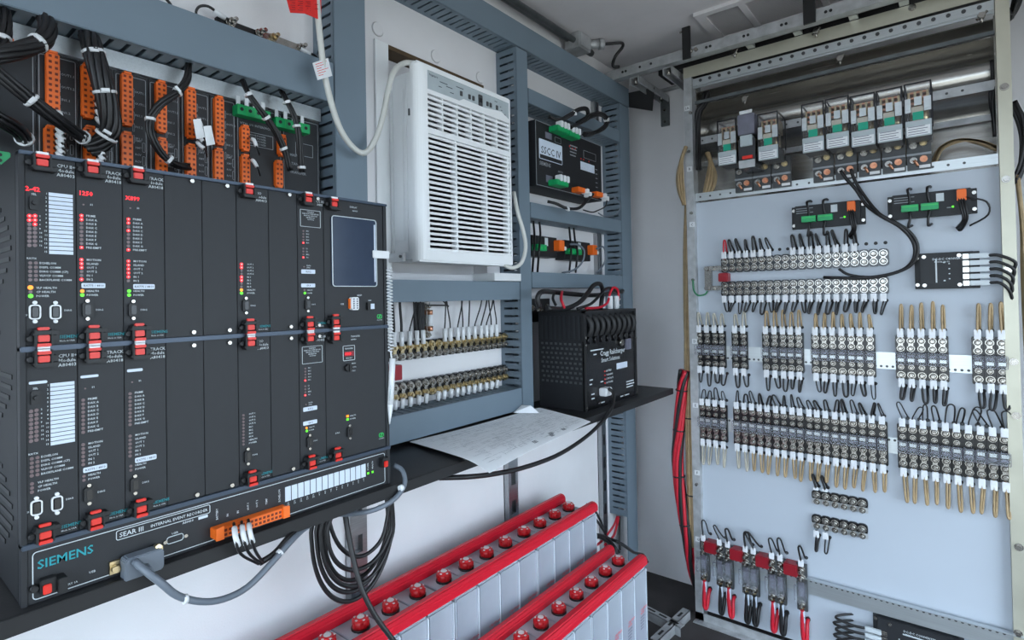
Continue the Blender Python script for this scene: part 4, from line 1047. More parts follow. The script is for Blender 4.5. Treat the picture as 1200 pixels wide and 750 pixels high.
# ------------------------------------------------------------------ slotted wall channels below the shelf
def wall_channel(label, y0, y1, z0, z1):
    t = thing('wall_channel', label, 'channel', (XW+.001, (y0+y1)/2, z0), LEFT); h = (y1-y0)/2; H = z1-z0
    c = MB(); c.box(-h, -h*.45, 0, .022, 0, H).box(h*.45, h, 0, .022, 0, H)
    n = int(H/.1)
    for i in range(n): c.box(-h*.45, h*.45, .004, .022, i*.1, i*.1+.055)
    c.box(-h, h, 0, .003, 0, H); c.build('channel', 'steel', t)
    return t
wall_channel('slotted steel wall channel below the chassis behind the coiled cable', .851, .903, .03, .922)
wall_channel('slotted steel wall channel below the shelf drawings', 1.494, 1.546, .03, .922)
t = wall_channel('slotted steel wall channel beside the corner wire duct', 2.141, 2.178, .03, .922)
for z0, z1 in ((1.428, 1.610), (2.072, 2.192)):
    c = MB().box(-.0185, -.008, 0, .02, z0-.03, z1-.03).box(.008, .0185, 0, .02, z0-.03, z1-.03).box(-.008, .008, 0, .012, z0-.03, z1-.03); c.build('channel', 'steel', t)
for i, (px, py) in enumerate(((443, 34), (511, 66), (563, 91))):
    p = at(px, py, 'x', XW+.003); MB(1).cyl((XW+.0005, p.y, p.z), (XW+.004, p.y, p.z), .020, 16, r1=.017).top('screw_cap', 'wall', 'round white cap on the wall board above the air conditioner, %s' % ('left', 'middle', 'right')[i], 'cap')
# ------------------------------------------------------------------ coiled cable under the shelf
ck = thing('cable_coil', 'coil of black cable hanging under the shelf in front of the wall', 'cable coil', at(400, 705, 'x', -1.02))
loops = [(366, 460, 705, 0), (372, 457, 694, .012), (377, 461, 687, .022), (381, 455, 680, -.01), (385, 459, 668, .03)]
for i, (xl, xr, yb, d) in enumerate(loops):
    cx, rx = (xl+xr)/2, (xr-xl)/2; P = [(xr-3, 572, d)]
    for k in range(13):
        a = PI*k/12; P.append((cx+rx*math.cos(a)-8*math.sin(a), 615+(yb-615)*math.sin(a), d+.004*math.sin(a)))
    P.append((xl+16, 572, d))
    MB(1).tube([at(x, y, 'x', -1.03+e) for x, y, e in P], .0048, 6, 3).build('turn', 'rubber', ck)
MB(1).tube([at(x, y, 'x', -1.0) for x, y in ((386, 588), (387, 615), (398, 640), (415, 652), (432, 648), (448, 630), (455, 600), (456, 585))], .0045, 6).build('turn', 'rubber', ck)
MB(1).tube([at(404, 600, 'x', -1.0), at(408, 625, 'x', -.985), at(414, 655, 'x', -.97), at(424, 690, 'x', -.95), at(440, 722, 'x', -.93), at(462, 752, 'x', -.91), at(490, 790, 'x', -.89)], .0056, 8).top('dropping_cable', 'rubber', 'single black cable running diagonally down over the battery cells', 'cable')

# ------------------------------------------------------------------ two stepped rows of battery cells
YEND, PITCH = 1.700, .0865
def cell_proto(W_, H_):
    """u along the row (world y), d toward the aisle; origin at the middle of the base"""
    t = thing('battery_cell', 'x', 'battery'); h = PITCH/2-.0012; w_ = W_/2
    MB().box(-h, h, -w_, w_, 0, H_-.004).build('jar', 'jar', t, bevel=.004)
    s = MB(); s.box(h-.0016, h+.0010, -w_-.0012, w_+.0012, .004, H_-.008).box(-h-.001, -h+.0006, w_-.004, w_+.0010, .004, H_-.012); s.build('jar_seam', 'jar_seam', t)
    MB().box(-h+.006, h-.006, -w_+.006, w_-.003, .012, H_*.70).build('plate_pack', 'plates', t)
    MB().box(-h+.001, h-.001, -w_+.004, w_-.004, H_-.004, H_).build('lid', 'lid', t, bevel=.001)
    c = MB(); c.cyl((0, 0, H_), (0, 0, H_+.005), .0215, 14, r1=.0215); c.build('gasket', 'black', t)
    c = MB(); c.cyl((0, 0, H_+.005), (0, 0, H_+.022), .0195, 12, r1=.0175); c.cyl((0, 0, H_+.022), (0, 0, H_+.026), .0160, 12, r1=.012)
    for k in range(6): a = k*PI/3; c.box(.0165*math.cos(a)-.003, .0165*math.cos(a)+.003, .0165*math.sin(a)-.003, .0165*math.sin(a)+.003, H_+.008, H_+.020)
    o = c.build('vent_cap', 'red_cap', t); c = MB(); c.cyl((0, 0, H_+.026), (0, 0, H_+.0272), .0085, 8); [c.box(.014*math.cos(a)-.0025, .014*math.cos(a)+.0025, .014*math.sin(a)-.0025, .014*math.sin(a)+.0025, H_+.0235, H_+.0250) for a in (.4, 1.7, 2.9, 4.2, 5.3)]; c.build('acid_marks', 'cap_white', o)
    k = MB(); k.text('CAUTION', -h*.1, H_*.68, .0075, w_+.0006); k.text('ACID', -h*.1, H_*.655, .0075, w_+.0006); k.build('warning_print', 'latch_red', t)
    k = MB()
    for i in range(5): k.box(-h*.1, h*.55-i*.002, w_, w_+.0006, H_*.63-i*.009, H_*.63-i*.009+.003)
    k.build('spec_print', 'plate_dark', t)
    return t
ROWS = (('back', -1.165, -.995, .165, .585, 14), ('front', -.968, -.812, .045, .450, 9))
for nm, x0, x1, z0, z1, n in ROWS:
    pr = cell_proto(x1-x0, z1-z0)
    for i in range(n):
        y = YEND-PITCH*(i+.5)-.006*(i//4)
        put(pr, USED, ((x0+x1)/2, y, z0+.001), LEFT, 'grey battery cell with red cap in the %s row, %s' % (nm, 'at the far end' if i == 0 else ORD[i+1]+' from the far end'), 'battery cells in the %s row' % nm)
    ya = YEND-PITCH*n-.006*(n//4)-.35*0
    for k, (a, b) in enumerate(((-1.158, -1.124), (-1.026, -.991)) if nm == 'back' else ((-.962, -.928), (-.846, -.810))):
        m = MB(1); zb = z1+.0022
        prof = [(a, zb), (b, zb), (b, zb+.020), (b-.009, zb+.030), (a+.009, zb+.030), (a, zb+.020)]
        vs = [(x, ya-.05, z) for x, z in prof]+[(x, YEND+.008, z) for x, z in prof]; q = len(prof)
        m.add(vs, [tuple(range(q)), tuple(range(2*q-1, q-1, -1))]+[(i, (i+1) % q, q+(i+1) % q, q+i) for i in range(q)])
        m.top('terminal_cover', 'red_cover', 'long red terminal cover over the %s edge of the %s battery row' % (('wall side', 'aisle side')[k], nm), 'terminal cover', bevel=.003)
bs = thing('battery_stand', 'stepped grey steel stand under the two battery rows', 'stand', (-1.0, 1.1, 0))
m = MB(1); m.box(-1.17, -.99, .35, 1.71, .145, .164).box(-.975, -.805, .75, 1.71, .026, .044); m.build('tread', 'galv_dark', bs)
for y in (.4, 1.05, 1.69): MB(1).box(-1.16, -1.0, y-.015, y+.015, 0, .145).build('leg', 'galv_dark', bs)
for y in (.8, 1.25, 1.69): MB(1).box(-.965, -.815, y-.012, y+.012, 0, .026).build('foot', 'galv_dark', bs)
def Bt(l): return [at(640+x/6.25, 560+y/6.25, 'y', yy) for x, y, yy in l]
bw = [('black battery lead curving from the back row red cover to the corner', [(300, 195, 1.72), (350, 230, 1.80), (400, 320, 1.9), (440, 420, 2.0), (490, 500, 2.05), (540, 545, 2.05)], 'rubber', .005),
      ('black battery lead with white sleeve below the back row end', [(335, 250, 1.72), (355, 290, 1.78), (410, 370, 1.9), (450, 440, 2.0)], 'rubber', .005),
      ('bundle of black leads lying level behind the front row end', [(335, 412, 1.72), (400, 420, 1.85), (460, 445, 1.95), (530, 470, 1.95), (600, 515, 1.9), (640, 545, 1.85)], 'rubber', .006),
      ('second level black lead behind the front row end', [(335, 435, 1.72), (400, 440, 1.85), (460, 480, 1.95), (465, 530, 1.95)], 'rubber', .006),
      ('thick black lead dropping behind the front row end', [(420, 425, 1.9), (470, 465, 1.95), (505, 510, 1.95), (520, 560, 1.95)], 'rubber', .006),
      ('black lead passing over the front row end to the right', [(520, 470, 1.95), (580, 505, 1.85), (640, 545, 1.78), (710, 565, 1.74), (745, 620, 1.74)], 'rubber', .005),
      ('red lead from the corner duct sweeping left behind the batteries', [(520, 285, 2.2), (500, 340, 2.15), (460, 400, 2.05), (400, 470, 1.95), (350, 505, 1.85)], 'red_wire', .005),
      ('red lead from the corner duct dropping behind the batteries', [(530, 285, 2.2), (515, 360, 2.15), (490, 430, 2.05), (430, 490, 1.95)], 'red_wire', .005),
      ('straight black lead dropping from the corner duct', [(537, 285, 2.2), (536, 400, 2.2), (540, 530, 2.18)], 'rubber', .005)]
for lb, l, m_, r_ in bw: MB(1).tube(Bt(l), r_, 6).top('battery_lead', m_, lb, 'cable')

# ------------------------------------------------------------------ ceiling fittings
cn = thing('conduit', 'grey conduit running along the top of the left wall to a box', 'conduit', (-1.17, 1.5, 2.34))
MB(1).tube([(-1.172, .2, 2.362), (-1.172, 1.90, 2.362)], .012, 10, 1).build('pipe', 'galv_dark', cn)
MB(1).tube([(-1.205, .2, 2.382), (-1.205, 2.1, 2.382)], .014, 8, 1).build('upper_pipe', 'galv_dark', cn)
jb = thing('junction_box', 'grey metal junction box at the ceiling end of the conduit', 'junction box', (-1.185, 1.96, 2.335))
MB(1).box(-1.222, -1.150, 1.91, 2.00, 2.336, 2.398).build('box', 'galv', jb, bevel=.003)
MB(1).box(-1.150, -1.146, 1.915, 1.995, 2.340, 2.394).build('cover', 'galv', jb, bevel=.001)
MB(1).cyl((-1.165, 2.0, 2.372), (-1.13, 2.03, 2.376), .018, 10).cyl((-1.13, 2.03, 2.376), (-1.115, 2.045, 2.377), .023, 8).build('cable_gland', 'galv', jb)
MB(1).tube([(-1.115, 2.045, 2.377), (-1.085, 2.07, 2.380), (-1.06, 2.10, 2.384), (-1.07, 2.12, 2.375), (-1.10, 2.115, 2.345), (-1.12, 2.13, 2.315), (-1.10, 2.15, 2.312)], .0065, 8).top('ceiling_cable', 'rubber', 'black cable looping from the junction box gland', 'cable')
chn = thing('ceiling_channel', 'long galvanized channel crossing below the ceiling above the rack', 'channel', (-.4, 2.2, 2.28))
c_ = MB(1); c_.box(-1.19, .9, 2.180, 2.184, 2.278, 2.318).box(-1.19, .9, 2.184, 2.222, 2.278, 2.282).box(-1.19, .9, 2.184, 2.222, 2.314, 2.318).box(-1.19, .9, 2.2185, 2.222, 2.278, 2.292)
c_.build('channel', 'galv', chn)
hb = MB(1)
for x in (-1.10, -1.085, -1.02, -.97, -.74, -.725, -.60, -.585, -.47, -.455, -.33, -.315, -.2, -.185, -.07, -.055): hb.cyl((x, 2.1795, 2.298), (x, 2.177, 2.298), .0052, 8)
hb.build('bolt_holes', 'black', chn)
for x in (-.80, -.78): MB(1).cyl((x, 2.18, 2.300), (x, 2.170, 2.300), .008, 6).build('bolt', 'nickel', chn)
for i, (x0, x1) in enumerate(((-.832, -.800), (-.398, -.360))):
    t = thing('hanger_strap', 'black hanger strap from the ceiling to the channel, %s one' % ('left', 'right')[i], 'strap', (x0, 2.17, 2.27))
    MB(1).box(x0, x1, 2.168, 2.177, 2.272, 2.399).build('strap', 'black', t)
    MB(1).cyl((x0-.01, 2.172, 2.385), (x0, 2.172, 2.385), .004, 8).build('screw', 'nickel', t)
for i, (x, y1) in enumerate(((-1.052, 2.515), (-.905, 2.515))):
    t = thing('support_arm', 'galvanized arm from the channel back to the end wall, %s' % ('with an angle plate' , 'beside the rack top')[i], 'bracket', (x, 2.4, 2.1))
    MB(1).box(x-.02, x+.02, 2.19, y1, 2.266, 2.270).box(x-.02, x-.016, 2.19, y1, 2.240, 2.266).box(x+.016, x+.02, 2.19, y1, 2.240, 2.266).build('arm', 'galv', t)
    for y in (2.205, 2.47): MB(1).cyl((x, y, 2.240), (x, y, 2.266), .009, 6).build('bolt', 'nickel', t)
    if i == 0:
        MB(1).box(x-.021, x+.021, y1-.010, y1, 2.130, 2.262).build('angle_plate', 'galv_dark', t, bevel=.002)
        for z in (2.150, 2.205): MB(1).cyl((x, y1-.010, z), (x, y1-.014, z), .006, 8).build('plate_screw', 'nickel', t)
MB(1).tube([(-1.2, YE-.012, 2.300), (-.80, YE-.012, 2.300)], .010, 8, 1).top('wall_pipe', 'galv', 'thin pipe along the end wall just under the ceiling', 'pipe')
MB(1).add([(-1.235, 2.34, 2.27), (-1.03, 2.34, 2.26), (-1.05, 2.36, 2.165), (-1.235, 2.34, 2.23), (-1.235, 2.345, 2.27), (-1.03, 2.345, 2.26), (-1.05, 2.365, 2.165), (-1.235, 2.345, 2.23)], [(0, 1, 2, 3), (7, 6, 5, 4), (0, 4, 5, 1), (1, 5, 6, 2), (2, 6, 7, 3), (3, 7, 4, 0)]).top('black_flap', 'black', 'dark rubber flap hanging in the corner under the channel', 'flap')
vt = thing('ceiling_vent', 'white louvred vent set in the ceiling above the rack', 'vent', (-.43, 2.2, 2.38))
VX0, VX1, VY0, VY1 = -.755, -.12, 2.085, 2.365
Z0, Z1 = 2.386, 2.3996
fr = MB(1).box(VX0, VX1, VY0, VY0+.028, Z0, Z1).box(VX0, VX1, VY1-.028, VY1, Z0, Z1)
for a, b in ((VX0, VX0+.035), (VX1-.035, VX1), (-.60, -.578), (-.36, -.338)): fr.box(a, b, VY0+.028, VY1-.028, Z0, Z1)
fr.build('frame', 'ceiling', vt)
for a, b in ((VX0+.035, -.60), (-.578, -.36), (-.338, VX1-.035)):
    for i in range(22):
        y = VY0+.0285+i*.0102
        MB(1).add([(a, y, 2.3885), (b, y, 2.3885), (b, y+.0085, 2.3975), (a, y+.0085, 2.3975), (a, y, 2.3895), (b, y, 2.3895), (b, y+.0085, 2.3985), (a, y+.0085, 2.3985)], [(0, 1, 2, 3), (7, 6, 5, 4), (0, 4, 5, 1), (1, 5, 6, 2), (2, 6, 7, 3), (3, 7, 4, 0)]).build('louvre', 'ceiling', vt)
MB(1).box(VX0+.02, VX1-.02, VY0+.02, VY1-.02, 2.3988, 2.3997).build('backing', 'base_grey', vt)
MB(1).box(-1.02, 1.2, 2.368, 2.517, 2.318, 2.398).top('filler_strip', 'black', 'black insulation strip along the top of the end wall', 'filler')  # plain black box filling the dark gap between end wall top and ceiling
# ------------------------------------------------------------------ floor rails and cables left of the rack
for i, (p0, p1) in enumerate((((-1.05, 2.15), (-.87, 2.11)), ((-.905, 1.98), (-.885, 2.25)))):
    a, b = Vector((*p0, 0)), Vector((*p1, 0)); d = (b-a).normalized(); n_ = Vector((-d.y, d.x, 0))
    t = thing('floor_rail', ('slotted grey rail lying across the floor beside the batteries', 'slotted grey rail on the floor leading to the rack foot')[i], 'rail', a.lerp(b, .5))
    m = MB(1); m.obox(a.lerp(b, .5)+Vector((0, 0, .019)), (b-a)/2, n_*.002, Vector((0, 0, .018))); m.obox(a.lerp(b, .5)+n_*.014+Vector((0, 0, .035)), (b-a)/2, n_*.016, Vector((0, 0, .002)))
    m.build('angle', 'galv', t)
    for k in (.2, .5, .8): MB(1).obox(a.lerp(b, k)+n_*.016+Vector((0, 0, .0372)), d*.018, n_*.005, Vector((0, 0, .0003))).build('slot', 'black', t)
# ------------------------------------------------------------------ the rack
FX0, FX1, FY = -.867, .143, 2.265
rk = thing('equipment_rack', 'tall metal rack frame with a white panel at right', 'rack', ((FX0+FX1)/2, FY, 0))
def post(x0, x1, inner):
    m = MB(1); m.box(x0, x1, FY, FY+.004, .004, 2.232)
    xs = (x1-.004, x1) if inner > 0 else (x0, x0+.004)
    m.box(xs[0], xs[1], FY+.004, FY+.045, .004, 2.232); return m
post(FX0, -.834, 1).build('left_post', 'galv', rk)
post(.110, FX1, -1).build('right_post', 'beam', rk)
MB(1).box(FX0, FX1, FY, FY+.004, 2.232, 2.277).box(FX0, FX1, FY+.004, FY+.05, 2.273, 2.277).build('top_beam', 'beam', rk)
MB(1).box(FX0, FX1, FY, FY+.004, .002, .034).box(FX0, FX1, FY-.03, FY+.05, .0005, .004).build('bottom_beam', 'galv', rk)
hs = MB(1).box(-.832, .108, FY+.012, FY+.016, 2.196, 2.226).build('hinge_strip', 'alu', rk)
rv = MB(1)
for i in range(24): x = -.80+i*.038; rv.cyl((x, FY+.012, 2.213), (x, FY+.008, 2.213), .0062, 8)
rv.build('rivets', 'base_grey', hs)
MB(1).box(-.834, .1095, FY+.020, FY+.024, 2.188, 2.196).build('beam_lip', 'alu', rk)
pn = MB(1).box(-.834, .1098, YP, YP+.012, .036, 1.713).build('panel', 'panel', rk)
# recessed relay compartment: sheet metal back with a rolled top
sh_ = []
for i in range(25):
    z = 1.72+.46*i/24; sh_.append((2.475-(.085*math.sin(PI*(z-1.935)/.235) if 1.935 < z < 2.17 else 0), z))
m = MB(1); vs = []
for x in (-.834, .109):
    vs += [(x, y, z) for y, z in sh_]
m.add(vs, [(i, i+1, 26+i, 25+i) for i in range(24)], True)
vs2 = [(x, y+.003, z) for x, y, z in vs]; m.add(vs2, [(i, i+1, 26+i, 25+i) for i in range(24)], True)
m.build('back_sheet', 'sheet', rk)
MB(1).box(-.834, .109, 2.44, 2.452, 1.895, 1.915).build('back_trim', 'galv', rk)
MB(1).box(-.834, .109, 2.30, 2.312, 2.128, 2.140).build('back_trim', 'galv_dark', rk)
MB(1).box(-.834, .109, 2.35, 2.500, 2.19, 2.194).build('roof_sheet', 'sheet', rk)
MB(1).box(-.834, -.831, FY+.045, 2.49, 1.72, 2.19).build('side_sheet', 'sheet', rk); MB(1).box(.107, .110, FY+.045, 2.49, 1.72, 2.19).build('side_sheet', 'sheet', rk)
def at_y(px, py, y): return at(px, py, 'y', y)
nut = MB(1)
for px, py in ((1177, 102), (1179, 210), (1181, 316), (1188, 424), (1191, 487), (1194, 641), (1193, 742), (1069, 9)):
    p = at_y(px, py, FY); nut = MB(1).cyl((p.x, FY, p.z), (p.x, FY-.004, p.z), .011, 12).cyl((p.x, FY-.004, p.z), (p.x, FY-.011, p.z), .0075, 6).build('bolt', 'nickel', rk)
for px, py in ((809, 250), (811, 328), (815, 567), (818, 727), (808, 133), (806, 178)):
    p = at_y(px, py, FY); MB(1).cyl((p.x+.006, FY, p.z), (p.x+.006, FY-.010, p.z), .006, 8).build('bolt', 'nickel', rk)
for px, py, tx in ((805, 127, '1A'), (808, 198, 'B'), (811, 263, 'C'), (814, 400, 'D'), (815, 475, 'E'), (817, 554, 'F'), (818, 632, 'G')):
    p = at_y(px, py, FY-.001); o = MB(1).box(p.x-.011, p.x+.011, FY-.0014, FY-.0002, p.z-.010, p.z+.010).build('row_label', 'white', rk)
    q = MB(1); vs, fs, wd = glyphs(tx); q.add([(p.x+(x-wd/2)*.010, FY-.0016, p.z-.005+y*.010) for x, y in vs], fs); q.build('row_letter', 'ink', o)
for px, py in ((874, 117), (985, 70), (1150, 20), (862, 62), (957, 38)):
    p = at_y(px, py, FY+.03 if py > 65 else FY-.002); m = MB(1); m.cyl((p.x, p.y, p.z), (p.x, p.y-.02, p.z), .010, 6); m.cyl((p.x-.012, p.y-.01, p.z-.01), (p.x+.014, p.y-.014, p.z+.010), .004, 6); m.cyl((p.x, p.y-.012, p.z-.022), (p.x, p.y-.012, p.z), .004, 6)
    m.build('clamp_bolt', 'nickel', rk)
for i, px in enumerate((878, 934, 1000, 1060)):
    p = at_y(px, 45, 2.23)
    t = MB(1).box(p.x-.013, p.x+.013, 2.224, 2.262, 2.2785, 2.290).top('rack_standoff', 'alu', 'small metal spacer between channel and rack top, %s' % nth(i, 4), 'spacer')

# mounting rails
def rail(label, z0, z1, y, x0, x1, holes=None, flange=None, m='alu', hz=None):
    t = thing('mounting_rail', label, 'rail', ((x0+x1)/2, y, z0))
    MB(1).box(x0, x1, y-.003, y, z0, z1).build('strip', m, t)
    if flange is not None: MB(1).box(x0, x1, y-.024, y-.003, flange, flange+.003).build('flange', m, t)
    if holes:
        h = MB(1); n = int((x1-x0-.03)/holes)
        for i in range(n): x = x0+.02+i*holes; h.cyl((x, y-.003, hz), (x, y-.0038, hz), .0042, 8)
        h.build('holes', 'base_grey', t)
    return t
za = at_y(814, 166, 2.30).z; zb = at_y(815, 233, 2.275).z
rail('perforated metal rail behind the relay tops', za-.012, za+.018, 2.32, -.832, .107, .04, None, 'galv', za+.003)
rail('perforated metal rail under the relay bases', zb-.010, zb+.022, 2.283, -.833, .108, .04, None, 'alu', zb+.006)
rail('bright metal rail behind the upper arrester row', 1.069, 1.126, YP-.001, -.855, .130, .0165, None, 'alu', 1.078)
rail('bright metal rail behind the lower arrester row', .784, .838, YP-.001, -.855, .130, .0165, None, 'alu', .829)
rail('bright perforated rail along the bottom of the white panel', .232, .290, YP-.012, -.855, .132, .0165, .2905, 'alu', .281)

# ------------------------------------------------------------------ plug-in relays in the top compartment
YRF, YRB = 2.140, 2.275
def relay_proto(W_, H_):
    t = thing('plug_in_relay', 'x', 'relay'); h = W_/2; D = YRB-YRF
    MB().box(-h, h, .02, D, 0, H_).build('cover', 'clear_smoke', t)
    e = MB(); k = .0021
    for a in (-h, h):
        e.box(a-k, a+k, D-k, D+k, 0, H_+k).box(a-k, a+k, .02, D, H_-k, H_+k).box(a-k, a+k, .018, .022, H_*.30, H_)
    e.box(-h, h, D-k, D+k, H_-k, H_+k).box(-h, h, .018, .022, H_-k, H_+k).build('cover_edges', 'clear_edge', t)
    c = MB()
    for i in range(4): u = -h*.72+i*h*.48; c.box(u-.003, u+.003, .03, D-.02, H_*.62, H_*.88)
    c.build('contact_springs', 'brass', t)
    c = MB(); [c.box(-h*.8, h*.8, .035, D-.03, H_*z, H_*z+.006) for z in (.66, .76, .86)]; c.build('contact_bars', 'copper', t)
    c = MB(); c.cyl((-h*.35, .06, H_*.33), (-h*.35, .06, H_*.58), .014, 10).cyl((h*.35, .06, H_*.33), (h*.35, .06, H_*.58), .014, 10); c.build('coils', 'brass', t)
    l = MB(); l.box(-h, -h*.55, D, D+.004, H_*.46, H_*.72).box(h*.45, h, D, D+.004, H_*.46, H_*.72).box(-h*.28, h*.28, D, D+.003, H_*.58, H_*.74)
    l.cyl((-h*.76, D+.004, H_*.53), (-h*.76, D+.009, H_*.53), .0062, 8).cyl((h*.74, D+.004, H_*.53), (h*.74, D+.009, H_*.53), .0062, 8)
    l.build('clamps', 'alu', t)
    MB().box(-h*.5, h*.4, D-.004, D+.001, H_*.42, H_*.56).build('inner_plate', 'pale_wire', t)
    MB().box(-h*.42, h*.42, D+.0012, D+.002, H_*.31, H_*.46).build('green_label', 'relay_green', t)
    o = MB().box(-h, h, D-.006, D+.004, 0, H_*.30).build('name_plate', 'ac_grey', t, bevel=.001); MB().box(-h*.92, h*.92, .03, D-.012, .004, H_*.28).build('core', 'base_grey', t)
    MB().box(-h*.9, h*.9, D+.004, D+.0046, H_*.02, H_*.19).build('paper_label', 'white', o)
    p = MB(); [p.box(-h*.8, h*(.7-.2*(i % 2)), D+.0046, D+.005, H_*(.04+.045*i), H_*(.04+.045*i)+.002) for i in range(4)]; p.build('label_print', 'plate_dark', o)
    return t
RL = [(841, 862, 146, 193), (887, 912, 136, 187), (939, 965, 122, 178), (967, 994, 115, 173), (996, 1025, 108, 171), (1026, 1057, 101, 166), (1059, 1091, 93, 160)]
ws = []; 
for x0, x1, yt, yb in RL:
    a, b, c = at_y(x0, yt, YRF), at_y(x1, yt, YRF), at_y((x0+x1)/2, yb, YRF); ws.append((b.x-a.x, (a.z+b.z)/2-c.z, (a.x+b.x)/2, c.z))
WR = sum(w_[0] for w_ in ws)/7; HR = sum(w_[1] for w_ in ws)/7
rp_ = relay_proto(WR*.96, HR)
RLAB = ['clear covered relay leftmost in the rack top', 'clear covered relay right of the red striped breaker unit']+['clear covered relay in the group of five at the rack top, %s' % nth(i, 5) for i in range(5)]
for i, w_ in enumerate(ws): put(rp_, USED, (w_[2], YRB, w_[3]), 0, RLAB[i], 'plug-in relays')
# the breaker-like unit between the two left relays
a, b = at_y(864, 136, YRF), at_y(886, 195, YRF)
bk = thing('surge_unit', 'grey stacked unit with red strip between the two left relays', 'surge unit', ((a.x+b.x)/2, YRB, b.z))
h = (b.x-a.x)/2*.95; H_ = a.z-b.z; D = YRB-YRF
MB().box(-h, h, .02, D, 0, H_*.55).build('body', 'base_clear', bk)
MB().box(-h, h, .02, D+.006, H_*.62, H_).build('meter', 'plate_dark', bk, bevel=.002)
MB().box(-h*.7, h*.7, .02, D+.010, H_*.40, H_*.60).build('middle_block', 'ac_grey', bk, bevel=.001)
MB().box(-h*.5, h*.7, D, D+.008, H_*.16, H_*.22).build('red_strip', 'latch_red', bk)
MB().box(-h*.95, h*.95, D, D+.006, 0, H_*.14).build('terminal_strip', 'galv', bk)
MB().box(-h*.7, h*.8, D+.006, D+.010, H_, H_*1.06).build('top_clip', 'white', bk)
# bases
def base_proto(W_, H_, cm='copper', extra=None):
    t = thing('relay_socket', 'x', 'relay socket'); h = W_/2
    MB().box(-h, h, 0, .012, 0, H_).build('plate', 'base_grey', t, bevel=.001)
    MB().box(-h, h, .012, .020, H_*.40, H_*.46).build('divider', 'print_dim', t)
    for k, (u, v) in enumerate(((-h*.45, H_*.68), (h*.38, H_*.74), (-h*.45, H_*.26), (h*.38, H_*.28))):
        s = MB(); s.cyl((u, .012, v), (u, .022, v), .0105, 10); s.cyl((u, .022, v), (u, .030, v), .0075, 6); s.cyl((u, .030, v), (u, .040, v), .004, 8)
        s.build('stud', 'nickel' if k % 2 == 0 else (cm if k == 3 else 'brass'), t)
    MB().tube([(-h*.45, .030, H_*.26), (-h*.25, .036, H_*.18), (-h*.1, .030, H_*.08)], .0042, 6).build('ring_lug', 'copper' if cm == 'copper' else 'brass', t)
    MB().box(0, h*.9, .012, .0132, .004, H_*.12).build('number_strip', 'white', t)
    return t
BS = [(861, 882, 196, 224), (883, 903, 194, 221), (904, 927, 186, 219), (952, 977, 176, 214), (978, 1004, 171, 210), (1005, 1032, 167, 207), (1033, 1061, 162, 203), (1062, 1091, 158, 200)]
wb = []
for x0, x1, yt, yb in BS:
    a, b, c = at_y(x0, yt, 2.27), at_y(x1, yt, 2.27), at_y((x0+x1)/2, yb, 2.27); wb.append((b.x-a.x, (a.x+b.x)/2, c.z, (a.z+b.z)/2-c.z))
bp_ = base_proto(sum(w_[0] for w_ in wb)/8*.98, .115)
zb0 = sum(w_[2] for w_ in wb)/8
for i, w_ in enumerate(wb):
    put(bp_, USED, (w_[1], 2.2795, zb0), 0, ['dark relay base with copper studs, leftmost of all', 'dark relay base between the two left relay bases', 'dark relay base with copper studs ending the left group'][i] if i < 3 else 'dark relay base in the group of five, %s' % nth(i-3, 5), 'relay bases')
# wiring around the relays
bundle('thick black corrugated cable at the upper left inside of rack', [at_y(828, 108, 2.33), at_y(824, 122, 2.32), at_y(818, 132, 2.31), at_y(816, 155, 2.31), at_y(817, 200, 2.31)], .010, .008, 5, ())
def tan_coil(label, pts, n, spread, y):
    t = thing('wire_hank', label, 'wire hank', at_y(pts[len(pts)//2][0], pts[len(pts)//2][1], y))
    for k in range(n):
        f = (k/(n-1)-.5)*spread
        P = [at_y(px+f*(1.0 if abs(i-len(pts)/2) < len(pts)/2-1 else .35), py+abs(f)*.15, y-.004*(k % 3)) for i, (px, py) in enumerate(pts)]
        MB(1).tube(P, .0042, 5, 4).build('strand', 'tan_wire', t)
    return t
tan_coil('hank of tan wires hanging outside left of the rack post', [(804, 171), (799, 186), (797, 205), (798, 222), (802, 240)], 9, 7, 2.26)
tan_coil('hank of tan wires inside the rack left of the relays', [(829, 178), (833, 190), (834, 205), (831, 220), (826, 232)], 10, 11, 2.30)
tan_coil('arched hank of tan wires right of the relays', [(1094, 190), (1104, 172), (1128, 163), (1152, 167), (1172, 176)], 12, 14, 2.36)
bundle('tan wire bundle running down left of the rack', [at_y(808, 240, 2.30), at_y(806, 300, 2.31), at_y(806, 400, 2.31), at_y(808, 480, 2.30), at_y(811, 580, 2.29), at_y(814, 640, 2.29)], .013, .0075, 7, (.62, .8), m='tan_wire')
bundle('twisted red and black cable bundle left of the rack', [at_y(802, 434, 2.28), at_y(799, 455, 2.28), at_y(796, 500, 2.28), at_y(794, 540, 2.28), at_y(799, 590, 2.28), at_y(806, 630, 2.28), at_y(812, 665, 2.29), at_y(822, 700, 2.33)], .016, .0085, 8, (.15, .3, .48, .66), m=('red_wire', 'rubber', 'red_wire', 'rubber', 'red_wire', 'red_wire', 'rubber', 'red_wire'))
for i, (l, y) in enumerate((([(1172, -5), (1176, 8), (1184, 20), (1190, 6), (1194, -10)], 2.40), ([(1166, 70), (1167, 90), (1163, 115), (1166, 140), (1169, 160)], 2.33), ([(1186, 120), (1196, 140), (1200, 165), (1196, 195), (1188, 215)], 2.36))):
    bundle(('black cables behind the top of the right rack post', 'dark wires bowing beside the right rack post inside', 'black cables bulging out right of the right rack post')[i], [at_y(x, y_, y) for x, y_ in l], .008, .006, 5, ())
tan_coil('tan wires hanging outside right of the rack post', [(1192, 205), (1198, 260), (1202, 330), (1206, 420), (1208, 520)], 6, 8, 2.36)
MB(1).box(.30, .42, 2.42, 2.50, 0, 2.2).top('wall_profile', 'alu', 'ribbed aluminium profile standing behind the right rack post', 'profile')
